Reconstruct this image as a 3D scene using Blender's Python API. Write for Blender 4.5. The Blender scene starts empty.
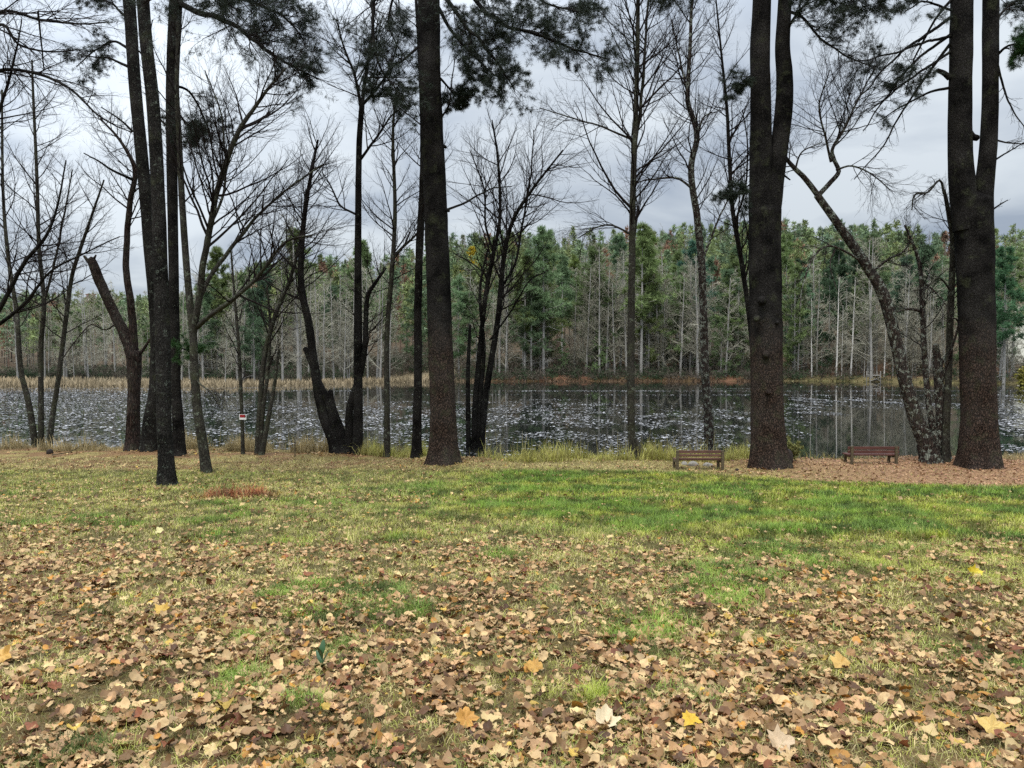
import bpy, math, random
import numpy as np
from mathutils import Vector

R = math.radians
SC = bpy.context.scene
COL = SC.collection
rng = np.random.default_rng(7)
random.seed(7)

# ------------------------------------------------------------------ camera
EYE = 1.6
FPX = 768.0
PITCH = math.atan(24 / FPX)
cam_data = bpy.data.cameras.new("camera")
cam_data.sensor_width = 36.0
cam_data.lens = 27.0
cam_data.clip_start = 0.1
cam_data.clip_end = 3000
cam = bpy.data.objects.new("camera", cam_data)
cam.location = (0, 0, EYE)
cam.rotation_euler = (R(90) - PITCH, 0, 0)
COL.objects.link(cam)
SC.camera = cam

# ------------------------------------------------------------------ sky, sun, exposure
SUN_EL, SUN_AZ = R(62), R(200)          # high behind the cloud, a little behind the viewer
world = bpy.data.worlds.new("World")
SC.world = world
world.use_nodes = True
wn, wl = world.node_tree.nodes, world.node_tree.links
wn.clear()
w_out = wn.new("ShaderNodeOutputWorld")
w_mix = wn.new("ShaderNodeMixShader")
w_mix.inputs[0].default_value = 0.93
bg_sky = wn.new("ShaderNodeBackground")
bg_sky.inputs[1].default_value = 0.1
sky = wn.new("ShaderNodeTexSky")
sky.sky_type = 'NISHITA'
sky.sun_disc = False
sky.sun_elevation = SUN_EL
sky.sun_rotation = SUN_AZ
wl.new(sky.outputs[0], bg_sky.inputs[0])
bg_cl = wn.new("ShaderNodeBackground")
w_tc = wn.new("ShaderNodeTexCoord")
w_sep = wn.new("ShaderNodeSeparateXYZ")
wl.new(w_tc.outputs["Generated"], w_sep.inputs[0])


def wmath(op, a, b=None, clamp=False):
    n = wn.new("ShaderNodeMath")
    n.operation = op
    n.use_clamp = clamp
    for i, v in enumerate((a, b)):
        if v is None:
            continue
        if isinstance(v, (int, float)):
            n.inputs[i].default_value = v
        else:
            wl.new(v, n.inputs[i])
    return n.outputs[0]


w_z = wmath('MAXIMUM', w_sep.outputs[2], 0.0)
w_den = wmath('ADD', w_z, 0.22)
w_comb = wn.new("ShaderNodeCombineXYZ")
wl.new(wmath('DIVIDE', w_sep.outputs[0], w_den), w_comb.inputs[0])
wl.new(wmath('DIVIDE', w_sep.outputs[1], w_den), w_comb.inputs[1])
w_noise = wn.new("ShaderNodeTexNoise")
w_noise.inputs["Scale"].default_value = 1.5
w_noise.inputs["Detail"].default_value = 6
w_noise.inputs["Roughness"].default_value = 0.5
w_noise.inputs["Distortion"].default_value = 0.4
wl.new(w_comb.outputs[0], w_noise.inputs["Vector"])
w_ramp = wn.new("ShaderNodeValToRGB")
w_ramp.color_ramp.elements[0].position = 0.36
w_ramp.color_ramp.elements[0].color = (0.44, 0.51, 0.62, 1)
w_ramp.color_ramp.elements[1].position = 0.60
w_ramp.color_ramp.elements[1].color = (0.84, 0.91, 0.97, 1)
wl.new(w_noise.outputs[0], w_ramp.inputs[0])
wl.new(w_ramp.outputs[0], bg_cl.inputs[0])
# sky luminance: low part kept dim, extra brightness added overhead to light the ground
w_high = wmath('MULTIPLY', wmath('MAXIMUM', wmath('SUBTRACT', w_z, 0.38), 0.0), 3.6)
w_dot = wn.new("ShaderNodeVectorMath"); w_dot.operation = 'DOT_PRODUCT'          # thinner cloud high on the left
wl.new(w_tc.outputs["Generated"], w_dot.inputs[0]); w_dot.inputs[1].default_value = Vector((-0.52, 0.70, 0.48)).normalized()[:]
w_thin = wmath('MULTIPLY', wmath('POWER', wmath('MAXIMUM', w_dot.outputs["Value"], 0.0), 14.0), 0.32)
wl.new(wmath('ADD', wmath('ADD', wmath('MULTIPLY', w_z, 0.62), 0.415), wmath('ADD', w_high, w_thin)), bg_cl.inputs[1])
wl.new(bg_sky.outputs[0], w_mix.inputs[1])
wl.new(bg_cl.outputs[0], w_mix.inputs[2])
wl.new(w_mix.outputs[0], w_out.inputs[0])

sun_data = bpy.data.lights.new("sun", 'SUN')
sun_data.energy = 1.5
sun_data.angle = R(25)
sun_data.color = (1.0, 0.95, 0.88)
sun = bpy.data.objects.new("sun", sun_data)
sd = Vector((math.sin(SUN_AZ) * math.cos(SUN_EL), math.cos(SUN_AZ) * math.cos(SUN_EL), math.sin(SUN_EL)))
sun.rotation_euler = sd.to_track_quat('Z', 'Y').to_euler()
sun.location = (0, -20, 60)
COL.objects.link(sun)

SC.view_settings.view_transform = 'Standard'
SC.view_settings.look = 'None'
SC.view_settings.gamma = 1
SC.view_settings.exposure = 0.65
SC.view_settings.use_curve_mapping = False
SC.render.engine = 'CYCLES'
SC.cycles.max_bounces = 5
SC.cycles.diffuse_bounces = 3
SC.cycles.glossy_bounces = 2
SC.cycles.transmission_bounces = 2
SC.cycles.transparent_max_bounces = 4
SC.cycles.use_denoising = False
SC.cycles.caustics_reflective = False
SC.cycles.caustics_refractive = False


# ------------------------------------------------------------------ numeric helpers
def smooth(a, b, x):
    t = np.clip((np.asarray(x, float) - a) / (b - a), 0, 1)
    return t * t * (3 - 2 * t)


def hash2(ix, iy, seed):
    h = (ix.astype(np.int64) * 374761393 + iy.astype(np.int64) * 668265263 + seed * 982451653) & 0xFFFFFFFF
    h = ((h ^ (h >> 13)) * 1274126177) & 0xFFFFFFFF
    return ((h ^ (h >> 16)) & 0xFFFF) / 65535.0


def vn(x, y, seed=0):
    x = np.asarray(x, float); y = np.asarray(y, float)
    ix, iy = np.floor(x), np.floor(y)
    fx, fy = x - ix, y - iy
    fx = fx * fx * (3 - 2 * fx); fy = fy * fy * (3 - 2 * fy)
    ix = ix.astype(np.int64); iy = iy.astype(np.int64)
    a = hash2(ix, iy, seed); b = hash2(ix + 1, iy, seed)
    c = hash2(ix, iy + 1, seed); d = hash2(ix + 1, iy + 1, seed)
    return a + (b - a) * fx + (c - a) * fy + (a - b - c + d) * fx * fy


def fbm(x, y, seed=0, o=4):
    s, a, t = 0, 1, 0
    for i in range(o):
        s = s + a * vn(x * 2 ** i + 17.3 * i, y * 2 ** i - 9.1 * i, seed + i)
        t += a
        a *= 0.5
    return s / t


CP, SP = math.cos(PITCH), math.sin(PITCH)


def at(px, py, Y):
    """the point that a pixel of the photograph shows, Y metres ahead"""
    xc, yc = (px - 512) / FPX, (384 - py) / FPX
    k = Y / (CP + yc * SP)
    return np.array([xc * k, Y, EYE + k * (-SP + yc * CP)])


def to_px(x, y, z):
    zz = np.asarray(z) - EYE
    f = y * CP - zz * SP
    u = y * SP + zz * CP
    return 512 + FPX * x / f, 384 - FPX * u / f


# ------------------------------------------------------------------ terrain
WATER = EYE - 3.5


def bank_edge(x):
    return 24.9 + 3.6 * smooth(1, -11, x) + 0.5 * (vn(np.asarray(x, float) * 0.5, np.zeros_like(np.asarray(x, float)), 3) - 0.5)


def far_shore(x):
    x = np.asarray(x, float)
    s = 126 - 26 * smooth(-8, -40, x) - 14 * smooth(48, 75, x) + 5 * (fbm(x * 0.06, x * 0 + 3, 5) - 0.5)
    return s


MOUNDS = ((14.2, 23.4, .16), (7.8, 23.4, .10), (-2.15, 24.0, .10), (12.9, 24.1, .06), (-12.6, 27.3, .06), (-6.0, 26.0, .08))


def gz(x, y):
    x = np.asarray(x, float); y = np.asarray(y, float)
    near = -0.01 * np.clip(y, -60, 3) - 0.089 * np.clip(y - 3, 0, 16.5) - 0.02 * np.clip(y - 19.5, 0, 10)
    near = near + 0.10 * (fbm(x * 0.22, y * 0.22, 11, 3) - 0.5) * smooth(2, 8, y) * smooth(27, 20, y)
    near = near + 0.05 * (vn(x * 1.9, y * 1.9, 13) - 0.5) + 0.018 * (vn(x * 9, y * 9, 14) - 0.5)
    for mx, my, mh in MOUNDS:
        near = near + mh * np.exp(-((x - mx) ** 2 + (y - my) ** 2) / 1.1)
    e = bank_edge(x)
    drop = smooth(0, 2.6, y - e) * 1.6
    s = far_shore(x)
    t = y - s
    rise = 0.5 * smooth(-3, 0.6, t)
    bank = 0.9 * smooth(0, 4, t) * smooth(-12, 4, x)
    flat = 62 - 36 * smooth(-.46, -.30, x / np.maximum(y, 1)) - 16 * smooth(-40, -10, x)
    q = x / np.maximum(y, 1)
    slope = 0.06 + 0.095 * smooth(-0.44, -0.30, q) + 0.085 * smooth(-0.2, -0.04, q) - 0.02 * smooth(.45, .6, q)
    hill = slope * np.clip(t - flat, 0, 150) + 2.5 * (fbm(x * 0.02, y * 0.02, 21, 3) - 0.5) * smooth(10, 60, t)
    hill = hill * (1 - 0.0 * x)
    ridge = 12 * smooth(-20, -160, x) * smooth(200, 430, y)
    far = WATER - 0.5 + rise + bank + hill + ridge
    bed = WATER - 0.7
    z = np.where(y < e, near, np.maximum(near - drop, bed))
    return np.where(y > s - 3, np.maximum(far, WATER - 0.6), z)


def ground_at(px, py, y0=2.0, y1=30.0):
    """march the pixel's ray down to the lawn"""
    prev = y0
    for Y in np.arange(y0, y1, 0.05):
        p = at(px, py, Y)
        if p[2] <= float(gz(p[0], p[1])):
            return np.array([p[0], Y, float(gz(p[0], Y))])
        prev = Y
    p = at(px, py, y1)
    return np.array([p[0], y1, float(gz(p[0], y1))])


# ------------------------------------------------------------------ mesh helpers
def raw_mesh(name, verts, faces, mat, col=None, smooth_shade=True, mat_idx=None):
    """faces: list of int arrays, each (n, k)"""
    me = bpy.data.meshes.new(name)
    verts = np.asarray(verts, np.float32)
    faces = [np.asarray(f, np.int32) for f in faces if len(f)]
    loops = np.concatenate([f.ravel() for f in faces])
    sizes = np.concatenate([np.full(len(f), f.shape[1], np.int32) for f in faces])
    starts = np.concatenate([[0], np.cumsum(sizes)[:-1]]).astype(np.int32)
    me.vertices.add(len(verts)); me.vertices.foreach_set("co", verts.ravel())
    me.loops.add(len(loops)); me.loops.foreach_set("vertex_index", loops)
    me.polygons.add(len(sizes))
    me.polygons.foreach_set("loop_start", starts)
    me.polygons.foreach_set("loop_total", sizes)
    if smooth_shade:
        me.polygons.foreach_set("use_smooth", np.ones(len(sizes), bool))
    if col is not None:
        a = me.color_attributes.new("tint", 'FLOAT_COLOR', 'POINT')
        c = np.ones((len(verts), 4), np.float32)
        c[:, :3] = col
        a.data.foreach_set("color", c.ravel())
    for m in (mat if isinstance(mat, (list, tuple)) else [mat]):
        me.materials.append(m)
    if mat_idx is not None:
        me.polygons.foreach_set("material_index", np.asarray(mat_idx, np.int32))
    me.update()
    me.validate(verbose=False)
    return me


def link(name, data, parent=None, loc=None):
    o = bpy.data.objects.new(name, data)
    COL.objects.link(o)
    if parent is not None:
        o.parent = parent
    if loc is not None:
        o.location = [float(v) for v in loc]
    return o


def tag(o, label=None, cat=None, group=None, kind=None):
    if label: o["label"] = label
    if cat: o["category"] = cat
    if group: o["group"] = group
    if kind: o["kind"] = kind
    return o


def thing(name, label, cat, loc, group=None, rz=0.0):
    o = link(name, None, None, loc)
    o.rotation_euler = (0, 0, rz)
    o.empty_display_size = 0.2
    return tag(o, label, cat, group)


def resample(pts, n):
    """Catmull-Rom through the points, n samples evenly by length"""
    p = np.asarray(pts, float)
    if len(p) == 2:
        return p[0] + (p[1] - p[0]) * np.linspace(0, 1, n)[:, None]
    q = np.vstack([2 * p[0] - p[1], p, 2 * p[-1] - p[-2]])
    out = []
    for i in range(1, len(q) - 2):
        t = np.linspace(0, 1, 12, endpoint=False)[:, None]
        a, b, c, d = q[i - 1], q[i], q[i + 1], q[i + 2]
        out.append(0.5 * (2 * b + (c - a) * t + (2 * a - 5 * b + 4 * c - d) * t ** 2 + (3 * b - a - 3 * c + d) * t ** 3))
    out.append(p[-1:])
    o = np.vstack(out)
    L = np.concatenate([[0], np.cumsum(np.linalg.norm(np.diff(o[:, :3], axis=0), axis=1))])
    s = np.linspace(0, L[-1], n)
    return np.stack([np.interp(s, L, o[:, k]) for k in range(o.shape[1])], 1)


def norm(v):
    return v / np.maximum(np.linalg.norm(v, axis=-1, keepdims=True), 1e-9)


class Tubes:
    def __init__(self):
        self.v, self.f, self.n = [], [], 0
        self.tri = []

    def add(self, P, r, sides=4, ridge=0.0, flare=0.0, seed=0, cap=False):
        """P (M,n,3) paths, r (M,n) radii"""
        P = np.asarray(P, float); r = np.asarray(r, float)
        if P.ndim == 2:
            P, r = P[None], r[None]
        M, n, _ = P.shape
        T = norm(np.gradient(P, axis=1))
        ref = np.zeros_like(T); ref[..., 0] = 1.0
        mean = norm(P[:, -1] - P[:, 0])
        flip = np.abs(mean[:, 0]) > 0.75
        ref[flip] = (0, 1, 0)
        A = norm(np.cross(T, ref)); B = np.cross(T, A)
        th = np.arange(sides) * 2 * math.pi / sides
        rr = np.repeat(r[..., None], sides, 2)
        if ridge:
            L = np.concatenate([np.zeros((M, 1)), np.cumsum(np.linalg.norm(np.diff(P, axis=1), axis=2), axis=1)], 1)
            k = max(4, sides // 3)
            u = np.cos(th)[None, None, :] * k * .55 + 40; w = np.sin(th)[None, None, :] * k * .55 + L[..., None] * 1.1
            rr = rr * (1 + ridge * (fbm(u + 0 * w, w, seed, 3) - 0.5) * 2)
        if flare:
            L = np.concatenate([np.zeros((M, 1)), np.cumsum(np.linalg.norm(np.diff(P, axis=1), axis=2), axis=1)], 1)
            ph = seed * 1.7
            rad0 = r[:, :1, None] * .75
            rr = rr * (1 + flare * np.exp(-L[..., None] / (rad0 * 1.5 + .02)) * (0.45 + 0.95 * np.clip(np.cos(5 * th + ph), 0, 1) ** 2 + 0.55 * np.clip(np.cos(3 * th - 2 * ph), 0, 1) ** 3))
        V = P[:, :, None, :] + rr[..., None] * (A[:, :, None, :] * np.cos(th)[:, None] + B[:, :, None, :] * np.sin(th)[:, None])
        idx = self.n + np.arange(M * n * sides).reshape(M, n, sides)
        nx = np.roll(idx, -1, axis=2)
        F = np.stack([idx[:, :-1], nx[:, :-1], nx[:, 1:], idx[:, 1:]], -1).reshape(-1, 4)
        self.v.append(V.reshape(-1, 3)); self.f.append(F); self.n += M * n * sides
        if cap:
            tip = P[:, -1] + T[:, -1] * r[:, -1:] * 0.6
            ti = self.n + np.arange(M)
            self.v.append(tip); self.n += M
            tr = np.stack([idx[:, -1], nx[:, -1], np.repeat(ti[:, None], sides, 1)], -1).reshape(-1, 3)
            self.tri.append(tr)
        return self

    def mesh(self, name, mat, origin=(0, 0, 0), col=None):
        v = np.vstack(self.v) - np.asarray(origin)
        fs = [np.vstack(self.f)]
        if self.tri:
            fs.append(np.vstack(self.tri))
        return raw_mesh(name, v, fs, mat, col)


def interp_path(P, t):
    """points and tangents on paths P (M,n,3) at t (M,k)"""
    M, n, _ = P.shape
    x = np.clip(t, 0, 0.9999) * (n - 1)
    i = x.astype(int); f = (x - i)[..., None]
    m = np.arange(M)[:, None]
    a, b = P[m, i], P[m, i + 1]
    return a + (b - a) * f, norm(b - a), i, f[..., 0]


def sprout(P, r, k, t0, t1, L, ang, up=0.15, wander=0.12, n=6, rk=0.6, taper=0.25, lenfall=0.5, rmin=0.003, flat=0.0, g=rng):
    """k children on each of the parent paths; returns their paths and radii"""
    M = P.shape[0]
    t = t0 + (t1 - t0) * (np.arange(k)[None, :] + g.random((M, k))) / k
    pos, T, i, f = interp_path(P, t)
    m = np.arange(M)[:, None]
    rad = r[m, i] * (1 - f) + r[m, np.minimum(i + 1, r.shape[1] - 1)] * f
    az = g.random((M, k)) * 2 * math.pi
    rv = np.stack([np.cos(az), np.sin(az), (g.random((M, k)) - 0.5) * 1.2 * (1 - flat)], -1)
    S = norm(rv - T * (rv * T).sum(-1, keepdims=True))
    a = R(ang[0]) + (R(ang[1]) - R(ang[0])) * g.random((M, k))
    D = norm(T * np.cos(a)[..., None] + S * np.sin(a)[..., None])
    if np.ndim(L) == 0:
        L = np.full(M, L)
    ln = np.asarray(L)[:, None] * (1 - lenfall * t) * (0.55 + 0.6 * g.random((M, k)))
    pos = pos.reshape(-1, 3); D = D.reshape(-1, 3); ln = ln.reshape(-1); rad = rad.reshape(-1)
    N = len(ln)
    path = np.zeros((N, n, 3)); path[:, 0] = pos
    st = (ln / (n - 1))[:, None]
    d = D
    for s in range(1, n):
        path[:, s] = path[:, s - 1] + d * st
        d = d + g.normal(0, wander, (N, 3))
        d[:, 2] += up
        d = norm(d)
    r0 = np.maximum(np.minimum(rad * rk, ln * 0.0105 + rmin), rmin)
    rr = r0[:, None] * np.linspace(1, taper, n)[None, :]
    return path, np.maximum(rr, rmin * 0.55), ln


def tuft_fan(pos, size, k, width, g=rng, up=0.25, axis=None):
    """k slim needles bundles (triangles) radiating at every point"""
    N = len(pos)
    d = norm(g.normal(0, 1, (N, k, 3)) + np.array([0, 0, up]))
    if axis is not None:
        d = norm(d + axis[:, None, :] * 0.8)
    s = np.asarray(size).reshape(-1, 1, 1) * (0.7 + 0.6 * g.random((N, k, 1)))
    side = norm(np.cross(d, norm(g.normal(0, 1, (N, k, 3)))))
    c = pos[:, None, :]
    w = s * width
    a = c + side * w * 0.5 + d * s * 0.12
    b = c - side * w * 0.5 + d * s * 0.12
    e = c + d * s
    V = np.stack([a, b, e], 2).reshape(-1, 3)
    F = np.arange(len(V)).reshape(-1, 3)
    return V, F


# ------------------------------------------------------------------ materials
class NT:
    def __init__(self, name):
        self.m = bpy.data.materials.new(name)
        self.m.use_nodes = True
        self.t = self.m.node_tree
        self.n, self.l = self.t.nodes, self.t.links
        self.b = self.n["Principled BSDF"]

    def new(self, kind, **kw):
        n = self.n.new("ShaderNode" + kind)
        for k, v in kw.items():
            if k in n.inputs.keys():
                self.set(n.inputs[k], v)
            else:
                setattr(n, k, v)
        return n

    def set(self, sock, v):
        if isinstance(v, bpy.types.NodeSocket):
            self.l.new(v, sock)
        else:
            if isinstance(v, tuple) and len(v) == 3 and sock.type == 'RGBA':
                v = (*v, 1)
            sock.default_value = v

    def coords(self, kind="Object", scale=(1, 1, 1)):
        tc = self.new("TexCoord")
        mp = self.new("Mapping", Vector=tc.outputs[kind])
        mp.inputs["Scale"].default_value = scale
        return mp.outputs[0]

    def noise(self, vec, scale, detail=4, rough=0.55):
        return self.new("TexNoise", Vector=vec, Scale=scale, Detail=detail, Roughness=rough).outputs[0]

    def ramp(self, fac, stops):
        n = self.new("ValToRGB", Fac=fac)
        e = n.color_ramp.elements
        while len(e) < len(stops):
            e.new(0.5)
        for q, (p, c) in zip(e, stops):
            q.position = p
            q.color = (*c, 1) if len(c) == 3 else c
        return n.outputs[0]

    def mix(self, fac, a, b, mode='MIX'):
        n = self.n.new("ShaderNodeMix")
        n.data_type = 'RGBA'; n.blend_type = mode; n.clamp_factor = True
        self.set(n.inputs[0], fac); self.set(n.inputs[6], a); self.set(n.inputs[7], b)
        return n.outputs[2]

    def math(self, op, a, b=0.0, clamp=False):
        n = self.n.new("ShaderNodeMath"); n.operation = op; n.use_clamp = clamp
        self.set(n.inputs[0], a); self.set(n.inputs[1], b)
        return n.outputs[0]

    def bump(self, h, strength, dist=0.02):
        n = self.new("Bump", Height=h, Strength=strength, Distance=dist)
        self.l.new(n.outputs[0], self.b.inputs["Normal"])

    def base(self, c, rough=0.8, spec=0.3):
        self.set(self.b.inputs["Base Color"], c)
        self.set(self.b.inputs["Roughness"], rough)
        self.set(self.b.inputs["Specular IOR Level"], spec)
        return self.m


def bark_material(name, plate, furrow, scale=9.0, stretch=0.22, lichen=0.0, lichen_col=(0.30, 0.34, 0.27), moss=0.0, strength=0.9, low=None):
    m = NT(name)
    v = m.coords("Object", (1, 1, stretch))
    v2 = m.coords("Object", (1, 1, 1))
    warp = m.new("TexNoise", Vector=v, Scale=scale * 0.6, Detail=3)
    vec = m.mix(0.10, v, warp.outputs[1], 'ADD')
    vo = m.new("TexVoronoi", Vector=vec, Scale=scale, feature='DISTANCE_TO_EDGE')
    cracks = m.new("MapRange", Value=vo.outputs[0]); cracks.inputs[2].default_value = 0.22
    nz = m.noise(v, scale * 2.4, 6, 0.65)
    big = m.noise(v2, 1.3, 3)
    if low is not None:     # red-brown scaly bark of the lower bole, darker bark above, deepened by shade painted into it
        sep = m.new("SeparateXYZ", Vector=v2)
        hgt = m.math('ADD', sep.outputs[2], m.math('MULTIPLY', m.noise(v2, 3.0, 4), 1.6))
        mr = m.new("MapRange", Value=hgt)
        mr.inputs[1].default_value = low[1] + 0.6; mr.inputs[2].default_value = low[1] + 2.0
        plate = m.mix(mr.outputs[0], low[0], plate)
    c = m.mix(cracks.outputs[0], furrow, plate)
    c = m.mix(m.math('MULTIPLY', nz, 0.75), c, m.mix(0.6, c, furrow))
    c = m.mix(m.ramp(big, [(0.35, (0, 0, 0)), (0.7, (0.5, 0.5, 0.5))]), c, m.mix(0.5, c, (0.12, 0.11, 0.10)))
    if moss:
        mo = m.noise(v2, 2.2, 5, 0.7)
        c = m.mix(m.ramp(mo, [(0.62 - 0.25 * moss, (0, 0, 0)), (0.8 - 0.2 * moss, (0.75, 0.75, 0.75))]), c, (0.060, 0.065, 0.036))
    if lichen:
        li = m.noise(v2, 7.0, 4, 0.6)
        li2 = m.noise(v2, 40.0, 3, 0.6)
        f = m.ramp(m.math('ADD', li, m.math('MULTIPLY', m.math('SUBTRACT', li2, 0.5), 0.6)), [(0.66 - 0.2 * lichen, (0, 0, 0)), (0.69 - 0.2 * lichen, (1, 1, 1))])
        c = m.mix(m.math('MULTIPLY', f, 0.7), c, lichen_col)
    m.base(c, 0.95, 0.03)
    h = m.math('ADD', m.math('MULTIPLY', cracks.outputs[0], 0.8), m.math('MULTIPLY', nz, 0.5))
    m.bump(h, strength, 0.03)
    return m.m


def tint_material(name, rough=0.7, trans=0.0, spec=0.25, vary=0.25, scale=30, use="tint"):
    """colour per blade, leaf or tree from the mesh (tint) or the object (object colour)"""
    m = NT(name)
    if use == "tint":
        c = m.new("VertexColor", layer_name="tint").outputs[0]
    else:
        c = m.new("ObjectInfo").outputs["Color"]
    v = m.coords("Object")
    nz = m.noise(v, scale, 4, 0.6)
    c2 = m.mix(m.ramp(nz, [(0.3, (0, 0, 0)), (0.7, (1, 1, 1))]), m.mix(vary, c, (0.02, 0.015, 0.01)), c)
    m.base(c2, rough, spec)
    if trans:
        out = m.n["Material Output"]
        tr = m.new("BsdfTranslucent", Color=c2)
        mx = m.new("MixShader", Fac=trans)
        m.l.new(m.b.outputs[0], mx.inputs[1]); m.l.new(tr.outputs[0], mx.inputs[2])
        m.l.new(mx.outputs[0], out.inputs[0])
    return m.m


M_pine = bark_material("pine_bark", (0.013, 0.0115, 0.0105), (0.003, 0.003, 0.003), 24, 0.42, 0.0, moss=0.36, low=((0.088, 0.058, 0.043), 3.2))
M_pine_grey = bark_material("grey_pine_bark", (0.024, 0.022, 0.019), (0.004, 0.004, 0.004), 24, 0.4, 0.14, (0.13, 0.15, 0.12), moss=0.25)
M_dark = bark_material("dark_bark", (0.012, 0.010, 0.009), (0.003, 0.003, 0.003), 22, 0.35, 0.03, (0.12,0.13,0.10), moss=0.15)
M_brown = bark_material("brown_bark", (0.048, 0.03, 0.024), (0.008, 0.006, 0.005), 18, 0.2, 0.06, (0.12,0.13,0.10), moss=0.3)
M_green = bark_material("mossy_grey_bark", (0.050, 0.046, 0.034), (0.014, 0.012, 0.010), 20, 0.35, 0.2, (0.16, 0.18, 0.13), moss=0.5, strength=0.5)
M_lichen = bark_material("lichen_bark", (0.055, 0.038, 0.030), (0.012, 0.009, 0.008), 16, 0.3, 0.5, (0.30, 0.33, 0.27), moss=0.25)
M_twig = NT("twig_bark").base((0.018, 0.014, 0.013), 0.9, 0.05)
m_ = NT("far_bark")
M_farbark = m_.base(m_.mix(m_.noise(m_.coords("Object"), 1.2, 3), (0.14, 0.13, 0.115), (0.48, 0.46, 0.42)), 0.9, 0.1)
M_deadwood = NT("bleached_wood").base((.60, .57, .52), .9, .1)
m_ = NT("far_twig")
M_fartwig = m_.base(m_.mix(m_.new("ObjectInfo").outputs["Random"], (0.22, 0.205, 0.155), (0.38, 0.36, 0.28)), 0.9, 0.1)
M_needle = NT("pine_needle").base((0.023, 0.033, 0.021), 0.6, 0.2)
M_needle2 = NT("bright_pine_needle").base((0.028, 0.075, 0.016), 0.6, 0.3)
M_farneedle = tint_material("far_needle", 0.75, 0.3, 0.15, 0.35, 0.5, "object")
M_stufftree = tint_material("hill_foliage", 0.85, 0.1, 0.1, 0.3, 0.4)
M_grass = tint_material("grass_blade", 0.65, 0.25, 0.25, 0.12, 8)
M_leafmass = tint_material("dead_leaf", 0.62, 0.12, 0.35, 0.45, 28)
M_leaf = tint_material("dead_leaf_single", 0.58, 0.12, 0.35, 0.5, 34, "object")


# ------------------------------------------------------------------ colour zones of the ground
def zones(x, y):
    x = np.asarray(x, float); y = np.asarray(y, float)
    q = x / np.maximum(y, 0.5)                           # direction from the path where the lawn is seen
    n1 = fbm(x * 0.35, y * 0.35, 31, 4); n2 = fbm(x * 1.1, y * 1.1, 41, 4); n3 = fbm(x * 3.1, y * 3.1, 51, 3)
    far_end = 21.9 - 3.9 * smooth(3.0, 11, x)
    green = smooth(7.5, 12.5, y + 5 * (n1 - 0.5) + 3.2 * smooth(-0.02, 0.5, q)) * smooth(far_end + 0.5, far_end - 1.0, y + 1.2 * (n2 - 0.5))
    green = green * (0.28 + 0.72 * smooth(-3.6, 0.5, x + 2.5 * (n1 - 0.5)))
    green = np.clip(green * (0.55 + 1.6 * (n2 - 0.32)), 0, 1)
    patch = smooth(0.60, 0.72, n2) * 0.75 * smooth(2, 4, y)
    green = np.maximum(green, patch * smooth(20, 17, y))
    band = smooth(far_end - 0.4, far_end + 0.6, y + 1.0 * (n2 - 0.5))          # leaf strewn strip along the bank
    leafy = smooth(12.5, 2.5, y + 6 * (n1 - 0.5)) * (0.35 + 0.9 * n2)
    leafy = np.maximum(leafy, smooth(-0.42, -0.62, q + .25 * (n1 - .5)) * smooth(15, 9, y) * 0.85)
    leafy = np.maximum(leafy, 0.14 * smooth(24, 8, y))
    red = np.clip(1.6 * np.exp(-(((x + 5.45) / 0.62) ** 2 + ((y - 15.3) / 0.55) ** 2)) * smooth(.25, .5, n2), 0, 1)
    return green, band, leafy, red, n1, n2, n3


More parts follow.
